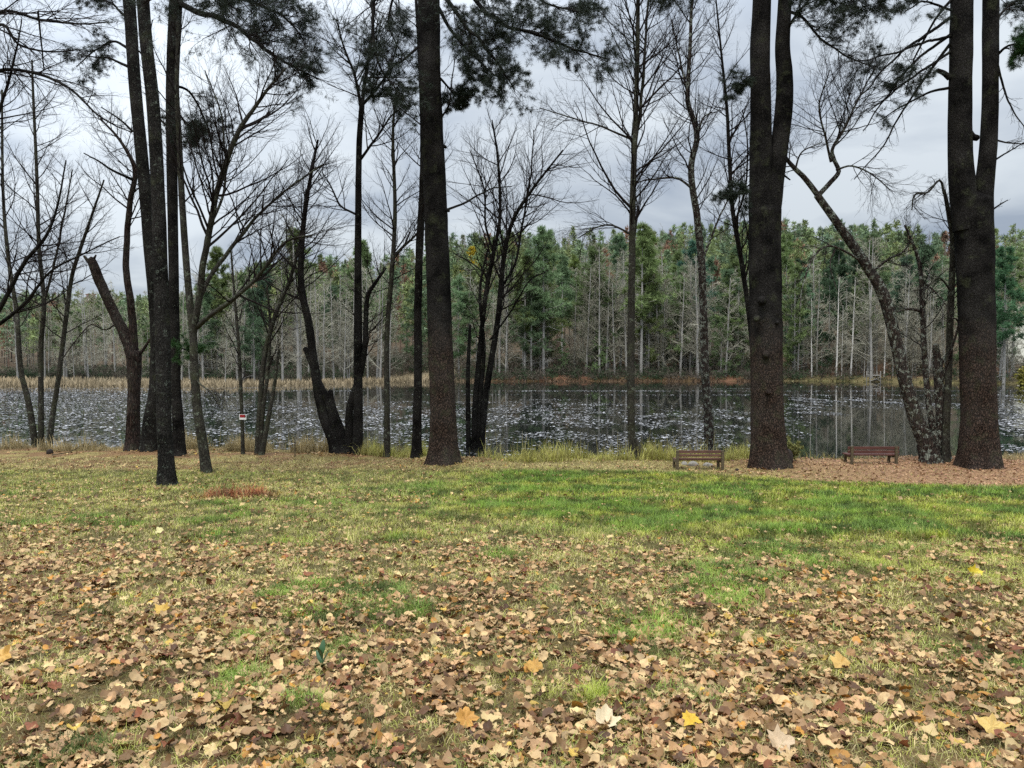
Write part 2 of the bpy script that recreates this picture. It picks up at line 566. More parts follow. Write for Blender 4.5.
def ground_color(x, y):
    green, band, leafy, red, n1, n2, n3 = zones(x, y)
    c = lambda *a: np.array(a)[None, :]
    base = c(0.15, 0.135, 0.05) * (0.7 + 0.6 * n3[:, None])
    base = base + (c(0.085, 0.115, 0.022) * (0.7 + 0.6 * n3[:, None]) - base) * green[:, None]
    lf = c(0.22, 0.145, 0.065) * (0.45 + 1.1 * n3[:, None])
    base = base + (lf - base) * np.clip(leafy, 0, 0.9)[:, None]
    bd = c(0.24, 0.195, 0.075) * (0.55 + 0.9 * n3[:, None])
    bd = bd + (c(0.32, 0.17, 0.105) - bd) * smooth(5, 11, x)[:, None] * 0.7
    bd = bd + (c(0.19, 0.095, 0.055) - bd) * (smooth(.50, .60, n2) * smooth(-1, -5, x) * .7)[:, None]
    base = base + (bd - base) * band[:, None]
    for mx, my, mh in MOUNDS:
        k = np.exp(-((x - mx) ** 2 + (y - my) ** 2) / 1.6) * np.clip(mh * 6, 0, .8) * smooth(.3, .5, n3)
        base = base + (c(0.20, 0.085, 0.04) - base) * k[:, None]
    dirt = smooth(-0.555, -0.63, x / np.maximum(y, .5) + .05 * (n2 - .5)) * smooth(9.5, 7.5, y) * smooth(4.4, 5.4, y)
    base = base + (c(0.26, 0.13, 0.08) - base) * (dirt * 0.8)[:, None]
    base = base + (c(0.17, 0.07, 0.03) - base) * (red * 0.7)[:, None]
    # beyond the water
    s = far_shore(x); t = y - s
    shore = (c(0.185, 0.095, 0.058) + (c(.11, .095, .05) - c(0.17, 0.105, 0.066)) * smooth(.42, .6, n1)[:, None]) * (0.45 + 1.1 * n2[:, None])                      # russet leaf litter
    reed = c(0.38, 0.31, 0.19) * (0.8 + 0.4 * n2[:, None])
    olive = c(0.16, 0.135, 0.065) * (0.7 + 0.6 * n2[:, None])
    f = shore + (reed - shore) * smooth(-2, -16, x)[:, None] * smooth(0, -12, t - (68 - 42 * smooth(-.46, -.30, x / np.maximum(y, 1))))[:, None]
    f = f + (olive - f) * (smooth(40, 48, x) * smooth(5.5, 3.5, t + 2 * (n2 - .5)))[:, None]
    f = f + (c(0.085, 0.07, 0.05) - f) * (0.85 * smooth(8, 25, t))[:, None]
    pale = smooth(.63, .645, x / np.maximum(y, 1)) * smooth(128, 140, y) * smooth(205, 190, y)
    f = f + (c(0.40, 0.40, 0.34) - f) * (pale * .85)[:, None]
    sel = smooth(-6, -3, t)[:, None]
    base = base * (1 - 0.25 * smooth(18, 9, y))[:, None]  # near soil darkened to stand for shade between leaves and blades
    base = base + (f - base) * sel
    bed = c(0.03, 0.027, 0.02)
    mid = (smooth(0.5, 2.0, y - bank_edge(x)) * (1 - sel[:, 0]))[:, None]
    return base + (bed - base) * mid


def build_ground():
    xs = np.concatenate([-np.geomspace(19, 480, 80)[::-1], np.arange(-18.8, 18.81, 0.16), np.geomspace(19, 480, 80)])
    ys = np.concatenate([np.arange(-60, 1.0, 4), np.arange(1.2, 30, 0.14), np.arange(30.3, 94, 4), np.arange(95, 140, 0.8), np.geomspace(141, 620, 90)])
    X, Y = np.meshgrid(xs, ys)
    Z = gz(X, Y)
    V = np.stack([X, Y, Z], -1).reshape(-1, 3)
    nx, ny = len(xs), len(ys)
    i = np.arange(nx * ny).reshape(ny, nx)
    F = np.stack([i[:-1, :-1], i[:-1, 1:], i[1:, 1:], i[1:, :-1]], -1).reshape(-1, 4)
    m = NT("ground_soil")
    c = m.new("VertexColor", layer_name="tint").outputs[0]
    v = m.coords("Object")
    a = m.noise(v, 22, 5, 0.7); b = m.noise(v, 90, 3, 0.6)
    k = m.math('ADD', m.math('MULTIPLY', a, 0.9), m.math('MULTIPLY', b, 0.5))
    cc = m.mix(m.ramp(k, [(0.42, (0, 0, 0)), (0.92, (1, 1, 1))]), m.mix(0.75, c, (0.03, 0.02, 0.01)), m.mix(0.35, c, m.mix(1.0, c, (1.8, 1.7, 1.6), 'MULTIPLY')))
    m.base(cc, 0.95, 0.1)
    m.bump(k, 0.7, 0.05)
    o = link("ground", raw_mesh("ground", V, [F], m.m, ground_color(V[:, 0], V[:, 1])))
    tag(o, "leaf strewn lawn, pond bank and wooded far slope", None, None, "structure")


build_ground()


def build_water():
    xs = np.linspace(-420, 420, 60); ys = np.linspace(22, 190, 40)
    X, Y = np.meshgrid(xs, ys)
    V = np.stack([X, Y, np.full_like(X, WATER)], -1).reshape(-1, 3)
    i = np.arange(len(V)).reshape(X.shape)
    F = np.stack([i[:-1, :-1], i[:-1, 1:], i[1:, 1:], i[1:, :-1]], -1).reshape(-1, 4)
    m = NT("pond_water")
    m.base((0.010, 0.011, 0.010), 0.03, 0.5)
    m.b.inputs["IOR"].default_value = 1.33
    v = m.coords("Object", (1, 0.35, 1))
    h = m.math('ADD', m.noise(v, 0.5, 3), m.math('MULTIPLY', m.noise(v, 3.0, 2), 0.25))
    m.bump(h, 0.045, 0.05)
    o = link("pond_water", raw_mesh("pond_water", V, [F], m.m))
    tag(o, "still dark pond water mirroring the far woods", None, None, "structure")


build_water()


# ------------------------------------------------------------------ lily pads
def pad_density(px, py, x, y):
    """how much of the water the floating pads cover"""
    n = fbm(x * 0.10, y * 0.05, 61, 4)
    n2 = fbm(x * 0.35, y * 0.12, 71, 3)
    streak = fbm(x * 0.03, y * 0.22, 81, 3)
    left = smooth(270, 90, px)
    d = left * (0.48 * smooth(384, 396, py)) * smooth(0.30, 0.50, 0.5 * n + 0.5 * streak + 0.08)
    mid = 0.46 * smooth(402, 410, py) * smooth(0.34, 0.56, 0.35 * n + 0.4 * n2 + 0.25 * streak + 0.04)
    right = smooth(755, 830, px)
    mid_r = smooth(398, 401, py + 6 * (n2 - .5)) * smooth(418, 411, py + 8 * (n2 - .5)) * smooth(0.42, 0.55, n2) * 0.9
    edge = smooth(955, 985, px) * smooth(403, 412, py) * 0.7
    m = mid * (1 - right) + np.maximum(mid_r, edge) * right
    far = smooth(0.60, 0.68, streak) * smooth(386, 389, py) * 0.15
    clump = smooth(0.36, 0.60, fbm(x * 1.3, y * .55, 141, 3)) * 1.25
    m = m * clump; d = d * (.45 + .55 * clump)
    return np.clip(np.maximum(np.maximum(d, m * (1 - 0.4 * left)), far), 0, 0.95)


def build_pads():
    N = 620000
    # uniform over the water area inside a wedge slightly wider than the view
    Y = np.sqrt(rng.random(N) * (118.0 ** 2 - 26.0 ** 2) + 26.0 ** 2)
    X = (rng.random(N) * 2 - 1) * 0.74 * Y
    px, py = to_px(X, Y, WATER)
    keep = (Y < far_shore(X) - 4) & (Y > bank_edge(X) + 1.6) & (rng.random(N) < pad_density(px, py, X, Y))
    X, Y = X[keep], Y[keep]
    # streaks of floating leaves, thin and long
    for (sx, sy, ln, w, k) in ((590, 391, 150, 1.1, 900), (735, 389, 60, .8, 200), (905, 391, 110, 1.2, 500), (320, 391, 70, 1.3, 300), (600, 405, 90, 1.2, 400), (550, 400, 60, 1, 160)):
        c = at(sx, sy, 3.5 * FPX / (sy - 360))
        half = ln / 2 / FPX * c[1]
        X = np.append(X, c[0] + (rng.random(k) * 2 - 1) * half); Y = np.append(Y, c[1] + rng.normal(0, w * .6, k))
    N = len(X)
    r = 0.022 + 0.062 * rng.random(N) ** 1.4
    th = np.arange(7) * 2 * math.pi / 7
    rr = r[:, None] * (0.85 + 0.3 * rng.random((N, 7)))
    ox, oy = np.cos(th)[None] * rr, np.sin(th)[None] * rr
    tx, ty = rng.normal(0, 0.06, (N, 1)), rng.normal(0, 0.06, (N, 1))
    cup = np.abs(rng.normal(0, 0.008, (N, 1)))
    oz = ox * tx + oy * ty + cup + rng.random((N, 7)) * 0.006
    base = WATER + 0.012 + np.abs(tx) * r[:, None] + np.abs(ty) * r[:, None]
    ring = np.stack([X[:, None] + ox, Y[:, None] + oy, base + oz], -1)
    cen = np.stack([X, Y, base[:, 0]], -1)[:, None]
    V = np.concatenate([ring, cen], 1).reshape(-1, 3)
    b = (np.arange(N) * 8)[:, None]
    F = np.stack([b + np.arange(7), b + (np.arange(7) + 1) % 7, b + 7 + 0 * np.arange(7)], -1).reshape(-1, 3)
    tone = rng.random(N)
    col = np.where(tone[:, None] < 0.34, np.array([[0.42, 0.41, 0.42]]), np.where(tone[:, None] < 0.55, np.array([[0.12, 0.115, 0.105]]), np.array([[0.035, 0.034, 0.026]])))  # palest tone puts the sky sheen of wet pads into the colour
    col = np.repeat(col * (0.75 + 0.5 * rng.random((N, 1))), 8, 0)
    m = tint_material("lily_pad_skin", 0.4, 0.0, 0.5, 0.2, 3)
    o = link("lily_pads", raw_mesh("lily_pads", V, [F], m, col, False))
    tag(o, "pale wet lily pads floating in a carpet on the pond", "lily pads", None, "stuff")


build_pads()


# ------------------------------------------------------------------ grass
def blades(X, Y, h, w, lean, col, seed=1):
    g = np.random.default_rng(seed)
    N = len(X)
    Z = gz(X, Y) - 0.005
    az = g.random(N) * 2 * math.pi
    d = np.stack([np.cos(az), np.sin(az), np.zeros(N)], -1)
    side = np.stack([-np.sin(az + g.normal(0, .5, N)), np.cos(az), np.zeros(N)], -1)
    up = np.array([0, 0, 1.0])
    b = np.stack([X, Y, Z], -1)
    l1 = lean * 0.5; l2 = lean * 1.3
    p1 = b + h[:, None] * 0.55 * (d * np.sin(l1)[:, None] + up * np.cos(l1)[:, None])
    p2 = p1 + h[:, None] * 0.55 * (d * np.sin(l2)[:, None] + up * np.cos(l2)[:, None])
    sw = side * w[:, None] * 0.5
    V = np.stack([b - sw, b + sw, p1 + sw * 0.8, p1 - sw * 0.8, p2], 1).reshape(-1, 3)
    i = (np.arange(N) * 5)[:, None]
    Q = i + np.array([[0, 1, 2, 3]]); T = i + np.array([[3, 2, 4]])
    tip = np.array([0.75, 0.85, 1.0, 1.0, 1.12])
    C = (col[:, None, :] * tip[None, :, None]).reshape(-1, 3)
    return V, Q, T, C


def join_blades(name, parts, mat, label, cat):
    V, Q, T, C, n = [], [], [], [], 0
    for v, q, t, c in parts:
        V.append(v); Q.append(q + n); T.append(t + n); C.append(c); n += len(v)
    o = link(name, raw_mesh(name, np.vstack(V), [np.vstack(Q), np.vstack(T)], mat, np.vstack(C)))
    return tag(o, label, cat, None, "stuff")


def wedge(N, y0, y1, half=0.74, g=rng):
    Y = np.sqrt(g.random(N) * (y1 ** 2 - y0 ** 2) + y0 ** 2)
    return (g.random(N) * 2 - 1) * half * Y, Y


GREEN_TUFTS = [(70, 757, .24), (585, 702, .22), (640, 690, .2), (425, 613, .2), (395, 540, .5), (285, 545, .4), (930, 540, .6), (860, 505, .8), (745, 640, .2), (90, 620, .25)]
TUFT_POS = [(*ground_at(a, b)[:2], c) for a, b, c in GREEN_TUFTS]


def build_grass():
    parts = []
    for y0, y1, dens, w, h in ((2.4, 5.0, 13000, .0034, .055), (5.0, 8.5, 7000, .0048, .062), (8.5, 14, 2600, .0072, .062), (14, 25, 1100, .011, .068)):
        area = 0.74 * (y1 ** 2 - y0 ** 2)
        N = int(area * dens)
        X, Y = wedge(N, y0, y1)
        green, band, leafy, red, n1, n2, n3 = zones(X, Y)
        tuft = np.zeros(N)
        for tx, ty, tr in TUFT_POS:
            tuft = np.maximum(tuft, np.exp(-((X - tx) ** 2 * .6 + (Y - ty) ** 2) / (tr * tr * .5)) * (.25 + .75 * smooth(.38, .6, fbm(X * 7, Y * 7, 33, 3))))
        green = np.maximum(green, tuft)
        keep = rng.random(N) < np.clip(0.42 + 0.6 * green + 0.9 * (n3 - 0.45), 0.08, 1) * (1 - (0.12 + .78 * smooth(3.5, 8, X)) * band) * (Y < bank_edge(X) + .3) * np.clip(1 - 0.32 * leafy * (1 - tuft), 0.1, 1)
        X, Y, green, n1, n2, n3, red, tuft, band = [a[keep] for a in (X, Y, green, n1, n2, n3, red, tuft, band)]
        k = len(X)
        f = np.clip(green * 1.15 + rng.normal(0, 0.22, k), 0, 1)[:, None]
        straw = np.array([0.42, 0.34, 0.165]) * (0.6 + 0.7 * rng.random((k, 1)))
        olive = np.array([0.27, 0.265, 0.058]) * (0.7 + 0.6 * rng.random((k, 1)))
        straw = np.where(rng.random((k, 1)) < (0.35 + .3 * n1 + .3 * band)[:, None], straw, olive)
        gr = np.array([0.112, 0.20, 0.027]) * (0.65 + 0.7 * rng.random((k, 1))) + np.array([0.05, 0.02, 0]) * rng.random((k, 1))
        gr = gr + (np.array([.075, .125, .03]) - gr) * smooth(.45, .62, n3)[:, None] * .6 + np.array([.10, .06, 0]) * smooth(.55, .40, n2)[:, None]
        col = straw + (gr - straw) * f
        col = col + (np.array([0.31, 0.115, 0.05]) * (.6 + .7 * rng.random((k, 1))) - col) * (np.clip(red * 1.5, 0, 1) * (rng.random(k) < .85))[:, None]
        cl = fbm(X * 5.5, Y * 4.0, 161, 3)
        col = col * (0.45 + 1.15 * smooth(.30, .68, cl))[:, None]
        hh = h * (.6 + .8 * cl) * (0.55 + 0.9 * rng.random(k)) * (0.8 + 0.6 * f[:, 0]) * (1 + 0.5 * tuft) * (1 + 2.4 * red)
        lean = np.clip(rng.normal(1.0, 0.32, k) - 0.22 * f[:, 0] + .22 * (Y < 9), 0.05, 1.5)
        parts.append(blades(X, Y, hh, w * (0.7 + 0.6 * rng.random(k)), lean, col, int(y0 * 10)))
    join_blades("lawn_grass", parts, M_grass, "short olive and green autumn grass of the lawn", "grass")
    # taller straw coloured growth along the bank
    parts = []
    N = 110000
    X = (rng.random(N) * 2 - 1) * 21; Y = bank_edge(X) - 1.1 + 3.2 * rng.random(N)
    n = fbm(X * 0.5, Y * 0.5, 91, 3)
    px, py = to_px(X, Y, gz(X, Y))
    dens = smooth(0.30, 0.62, n) * (1 - 0.85 * smooth(770, 800, px) * smooth(1010, 960, px))
    dens = np.maximum(dens, 0.7 * smooth(500, 600, px) * smooth(765, 745, px))
    dens = np.maximum(dens, 0.8 * np.exp(-((px - 875) / 55) ** 2) * (Y > bank_edge(X) - .1))
    dens = dens * (.25 + smooth(.36, .58, fbm(X * 1.1, Y * 1.5, 181, 3)))
    keep = rng.random(N) < dens
    X, Y, px = X[keep], Y[keep], px[keep]
    k = len(X)
    yel = (smooth(330, 380, px) * smooth(900, 760, px))[:, None]
    col = np.array([0.38, 0.30, 0.15]) * (0.65 + 0.6 * rng.random((k, 1)))
    col = col + (np.array([0.40, 0.40, 0.085]) * (0.7 + 0.6 * rng.random((k, 1))) - col) * yel * rng.random((k, 1)) ** .5
    short = 1 - 0.55 * smooth(780, 830, px)
    h = (0.10 + 0.40 * rng.random(k) ** 1.8) * short * (.30 + 1.25 * smooth(.34, .68, fbm(X * 1.6, Y * 1.2, 171, 3)))
    parts.append(blades(X, Y, h, 0.012 + 0.008 * rng.random(k), np.clip(rng.normal(.6, .4, k), .02, 1.4), col * (.6 + .8 * fbm(X * 3, Y * 3, 191, 2))[:, None], 77))
    # a few tall reed stems by the water
    X = np.concatenate([rng.normal(c, s, q) for c, s, q in ((4.6, .9, 130), (6.4, .5, 60), (-5.5, 1.6, 90), (-10, 2, 80), (0.8, 1.2, 70), (-3, 1, 60))])
    Y = bank_edge(X) + 0.2 + 1.6 * rng.random(len(X))
    k = len(X)
    col = np.array([0.42, 0.36, 0.16]) * (0.6 + 0.6 * rng.random((k, 1)))
    parts.append(blades(X, Y, 0.5 + 0.55 * rng.random(k), np.full(k, 0.014), np.clip(rng.normal(.15, .2, k), 0, .8), col, 78))
    join_blades("bank_grass", parts, M_grass, "tall straw yellow grass along the pond bank", "grass")
    # reed bed and shore growth beyond the water
    N = 26000
    X = -150 + 260 * rng.random(N)
    S = far_shore(X)
    keep = (X < -6) | (fbm(X * .25, X * 0, 121, 3) + .2 * (rng.random(N) - .5) > .50)
    X, S = X[keep], S[keep]; N = len(X)
    reedy = smooth(-2, -14, X)
    Y = S - 2.5 + (3.5 + 50 * reedy * (1 - .62 * smooth(-.46, -.30, X / 130)) * rng.random(N)) * rng.random(N)
    k = N
    col = np.array([0.36, 0.28, 0.17]) * (0.7 + 0.5 * rng.random((k, 1)))
    rust = (1 - reedy)[:, None] * smooth(50, 40, X)[:, None]
    col = col + (np.array([0.19, 0.12, 0.07]) * (0.4 + 1.0 * rng.random((k, 1))) - col) * rust
    ol = smooth(40, 50, X)[:, None]
    col = col + (np.array([0.21, 0.19, 0.075]) * (0.7 + 0.6 * rng.random((k, 1))) - col) * ol
    parts = [blades(X, Y, (0.25 + 0.5 * rng.random(k)) * (0.5 + 0.7 * reedy) + .12, np.full(k, .12) * (0.6 + rng.random(k)), np.clip(rng.normal(.4, .3, k), 0, 1.2), col, 79)]
    join_blades("shore_reeds", parts, M_grass, "dry tan reeds and low growth along the far shore", "reeds")


build_grass()


# ------------------------------------------------------------------ fallen leaves
def leaf_template(g, kind):
    if kind == "maple":
        a = np.radians([-90, -62, -40, -22, -6, 12, 30, 47, 62, 76, 90, 104, 118, 133, 150, 168, 186, 202, 220, 242])
        r = np.array([0.34, 0.52, 0.34, 0.62, 0.44, 0.92, 0.55, 0.70, 0.46, 0.62, 1.0, 0.62, 0.46, 0.70, 0.55, 0.92, 0.44, 0.62, 0.34, 0.52])
        q = g.choice([.75, .5, .35])
        r = (r * q + .66 * (1 - q)) * (1 + 0.15 * g.normal(size=len(r)))
    else:
        a = np.radians(np.arange(14) * 360 / 14 - 90)
        r = 0.55 + 0.42 * np.abs(np.sin(a)) ** 1.5 * 1.0 + 0.06 * g.normal(size=14)
    ring = np.stack([np.cos(a) * r, np.sin(a) * r], -1)
    inner = ring * 0.5
    P = np.vstack([ring, inner, [[0, 0]]])
    ax = g.random() * math.pi
    u = P[:, 0] * math.cos(ax) + P[:, 1] * math.sin(ax); v = -P[:, 0] * math.sin(ax) + P[:, 1] * math.cos(ax)
    c1, c2 = g.uniform(0.15, 1.0), g.uniform(-0.45, 0.6)
    z = c1 * u * u * np.sign(g.random() - 0.12) + c2 * v * v + 0.16 * np.sin(5 * u + g.random() * 6) * np.abs(v) + 0.10 * g.normal(size=len(P))
    z -= z.min()
    V = np.column_stack([P, z * 0.9])
    n = len(a); i = np.arange(n); j = (i + 1) % n
    F4 = np.stack([i, j, n + j, n + i], -1)
    F3 = np.stack([n + i, n + j, np.full(n, 2 * n)], -1)
    return V, F4, F3


g_l = np.random.default_rng(99)
LEAVES = [leaf_template(g_l, "maple" if i < 11 else "oval") for i in range(18)]
PAL = {"pale tan": (0.56, 0.40, 0.235), "pinkish tan": (0.50, 0.31, 0.18), "mid brown": (0.27, 0.155, 0.07), "dark brown": (0.12, 0.055, 0.022),
       "cream": (0.62, 0.48, 0.27), "orange": (0.46, 0.23, 0.05), "yellow": (0.54, 0.38, 0.09), "russet": (0.22, 0.075, 0.035)}
PAL_N = list(PAL); PAL_P = np.array([0.25, 0.23, 0.23, 0.13, 0.07, 0.045, 0.012, 0.033])


def build_leaves():
    # positions: thick in the foreground, thinning towards the green
    Xs, Ys = [], []
    for y0, y1, dens in ((2.4, 5.5, 1300), (5.5, 9, 950), (9, 15, 430), (15, 23, 150)):
        N = int(0.74 * (y1 ** 2 - y0 ** 2) * dens)
        X, Y = wedge(N, y0, y1)
        green, band, leafy, red, n1, n2, n3 = zones(X, Y)
        keep = rng.random(N) < np.clip(leafy * (0.18 + 0.95 * smooth(.40, .60, .5 * n3 + .5 * n2)) * (1 - 0.7 * green) + 0.07, 0, 1)
        Xs.append(X[keep]); Ys.append(Y[keep])
    N = 16000
    X = (rng.random(N) * 2 - 1) * 19; Y = 16 + 12 * rng.random(N)
    green, band, leafy, red, n1, n2, n3 = zones(X, Y)
    keep = (rng.random(N) < band * (0.16 + 0.84 * smooth(3, 9, X) + 0.3 * (n3 > .5))) & (Y < bank_edge(X) + .6)
    Xs.append(X[keep]); Ys.append(Y[keep])
    for mx, my, k in ((14.2, 23.5, 420), (7.85, 23.5, 300), (-2.15, 24.0, 300), (12.9, 24.1, 160), (-12.6, 27.3, 130), (-11, 27, 160), (-7.6, 17.4, 130), (-6.9, 19.0, 90), (-6.0, 26.0, 120)):
        a = rng.random(k) * 6.283; q = .38 + np.abs(rng.normal(0, .45, k))
        Xs.append(mx + np.cos(a) * q * 1.2); Ys.append(my + np.sin(a) * q)
    X, Y = np.concatenate(Xs), np.concatenate(Ys)
    N = len(X)
    s = 0.011 + 0.039 * rng.random(N) ** 1.9
    s = np.where(Y > 14, .026 + .03 * rng.random(N), s)
    ci = rng.choice(len(PAL_N), N, p=PAL_P)
    base = np.array([PAL[k] for k in PAL_N]) * np.array([1.0, .94, .74])
    pinkish = smooth(4, 10, X) * smooth(16, 19, Y)
    col = base[ci] * (0.6 + 0.65 * rng.random((N, 1)))
    col = col + (np.array([0.40, 0.215, 0.135]) * (0.6 + 0.7 * rng.random((N, 1))) - col) * (pinkish * .6)[:, None]
    rot = rng.random(N) * 2 * math.pi
    tx, ty = rng.normal(0, 0.27, N), rng.normal(0, 0.27, N)
    Z = gz(X, Y) + 0.004 + 0.03 * rng.random(N)
    # the three hundred that show largest are leaves of their own
    px, py = to_px(X, Y, Z)
    inside = (px > 4) & (px < 1020) & (py < 764)
    order = np.argsort(-(s / Y) * inside)
    singles = set(order[:285].tolist())
    meshes = [raw_mesh("fallen_leaf", V, [f4, f3], M_leaf) for V, f4, f3 in LEAVES]
    var = rng.integers(0, len(LEAVES), N)
    for i in order[:285]:
        o = link("fallen_leaf", meshes[var[i]], None, (X[i], Y[i], Z[i]))
        o.scale = (s[i],) * 3
        o.rotation_euler = (tx[i], ty[i], rot[i])
        o.color = (*[float(q) for q in col[i]], 1)
        k = PAL_N[ci[i]]
        tag(o, f"one of the {k} curled dead leaves lying in the litter nearest the viewer", "leaf", f"{k} dead leaves in the near litter")
    rest = np.array([i not in singles for i in range(N)])
    V, Q, T, C, n = [], [], [], [], 0
    for t, (LV, f4, f3) in enumerate(LEAVES):
        sel = np.where(rest & (var == t))[0]
        if not len(sel):
            continue
        P = LV[None] * s[sel][:, None, None]
        cx, sx = np.cos(tx[sel])[:, None], np.sin(tx[sel])[:, None]
        x, y, z = P[..., 0], P[..., 1], P[..., 2]
        y, z = y * cx - z * sx, y * sx + z * cx
        cy, sy = np.cos(ty[sel])[:, None], np.sin(ty[sel])[:, None]
        x, z = x * cy + z * sy, -x * sy + z * cy
        cr, sr = np.cos(rot[sel])[:, None], np.sin(rot[sel])[:, None]
        x, y = x * cr - y * sr, x * sr + y * cr
        W = np.stack([x + X[sel][:, None], y + Y[sel][:, None], z + Z[sel][:, None]], -1)
        m = W.shape[1]
        off = n + (np.arange(len(sel)) * m)[:, None, None]
        V.append(W.reshape(-1, 3)); Q.append((f4[None] + off).reshape(-1, 4)); T.append((f3[None] + off).reshape(-1, 3))
        C.append(np.repeat(col[sel], m, 0)); n += len(sel) * m
    o = link("leaf_litter", raw_mesh("leaf_litter", np.vstack(V), [np.vstack(Q), np.vstack(T)], M_leafmass, np.vstack(C)))
    tag(o, "tan and brown fallen maple leaves littering the lawn", "leaf litter", None, "stuff")
    # leaves that stand out
    for (px_, py_, size, c, t, tilt, lab) in (
            (973, 577, .085, (0.72, 0.55, 0.03), 1, 1.1, "bright yellow maple leaf propped upright in the green grass"),
            (163, 618, .085, (0.58, 0.36, 0.06), 3, .5, "large golden leaf on the olive grass near the bare red soil"),
            (465, 731, .075, (0.55, 0.27, 0.05), 2, .6, "rounded orange leaf cupped in the litter at the lawn's middle"),
            (4, 664, .085, (0.66, 0.38, 0.09), 5, .7, "orange tan leaf cut by the picture's left edge"),
            (606, 735, .085, (0.72, 0.58, 0.36), 0, .35, "cream maple leaf with clear lobes beside the dark green tuft"),
            (534, 676, .075, (0.55, 0.30, 0.06), 4, .4, "orange leaf with raised lobes in front of the green tuft"),
            (160, 535, .085, (0.66, 0.58, 0.26), 6, .5, "pale yellow leaf lying alone below the slender forked trunk"),
            (840, 672, .085, (0.60, 0.37, 0.10), 7, .5, "broad golden brown leaf above paler leaves, right of the lawn's middle"),
            (990, 740, .085, (0.62, 0.42, 0.12), 3, .4, "large amber leaf low in the picture's right corner"),
            (778, 756, .085, (0.60, 0.44, 0.27), 8, .5, "big pale folded leaf by the picture's bottom edge"),
            (690, 735, .06, (0.68, 0.42, 0.03), 2, .3, "small yellow leaf among dark brown leaves in the litter")):
        p = ground_at(px_, py_)
        o = link("fallen_leaf", meshes[t], None, (p[0], p[1], p[2] + 0.035))
        o.scale = (size,) * 3
        o.rotation_euler = (tilt, 0.15, random.uniform(-.5, .5))
        o.color = (*c, 1)
        tag(o, lab, "leaf")


build_leaves()


# ------------------------------------------------------------------ near trees
TREES_PX = []


def stem_path(path, Y, n, sink=0.25):
    pts = [np.append(at(p[0], p[1], Y + (p[2] if len(p) > 2 else 0)), 0) for p in path]
    return np.array(pts)[:, :3]


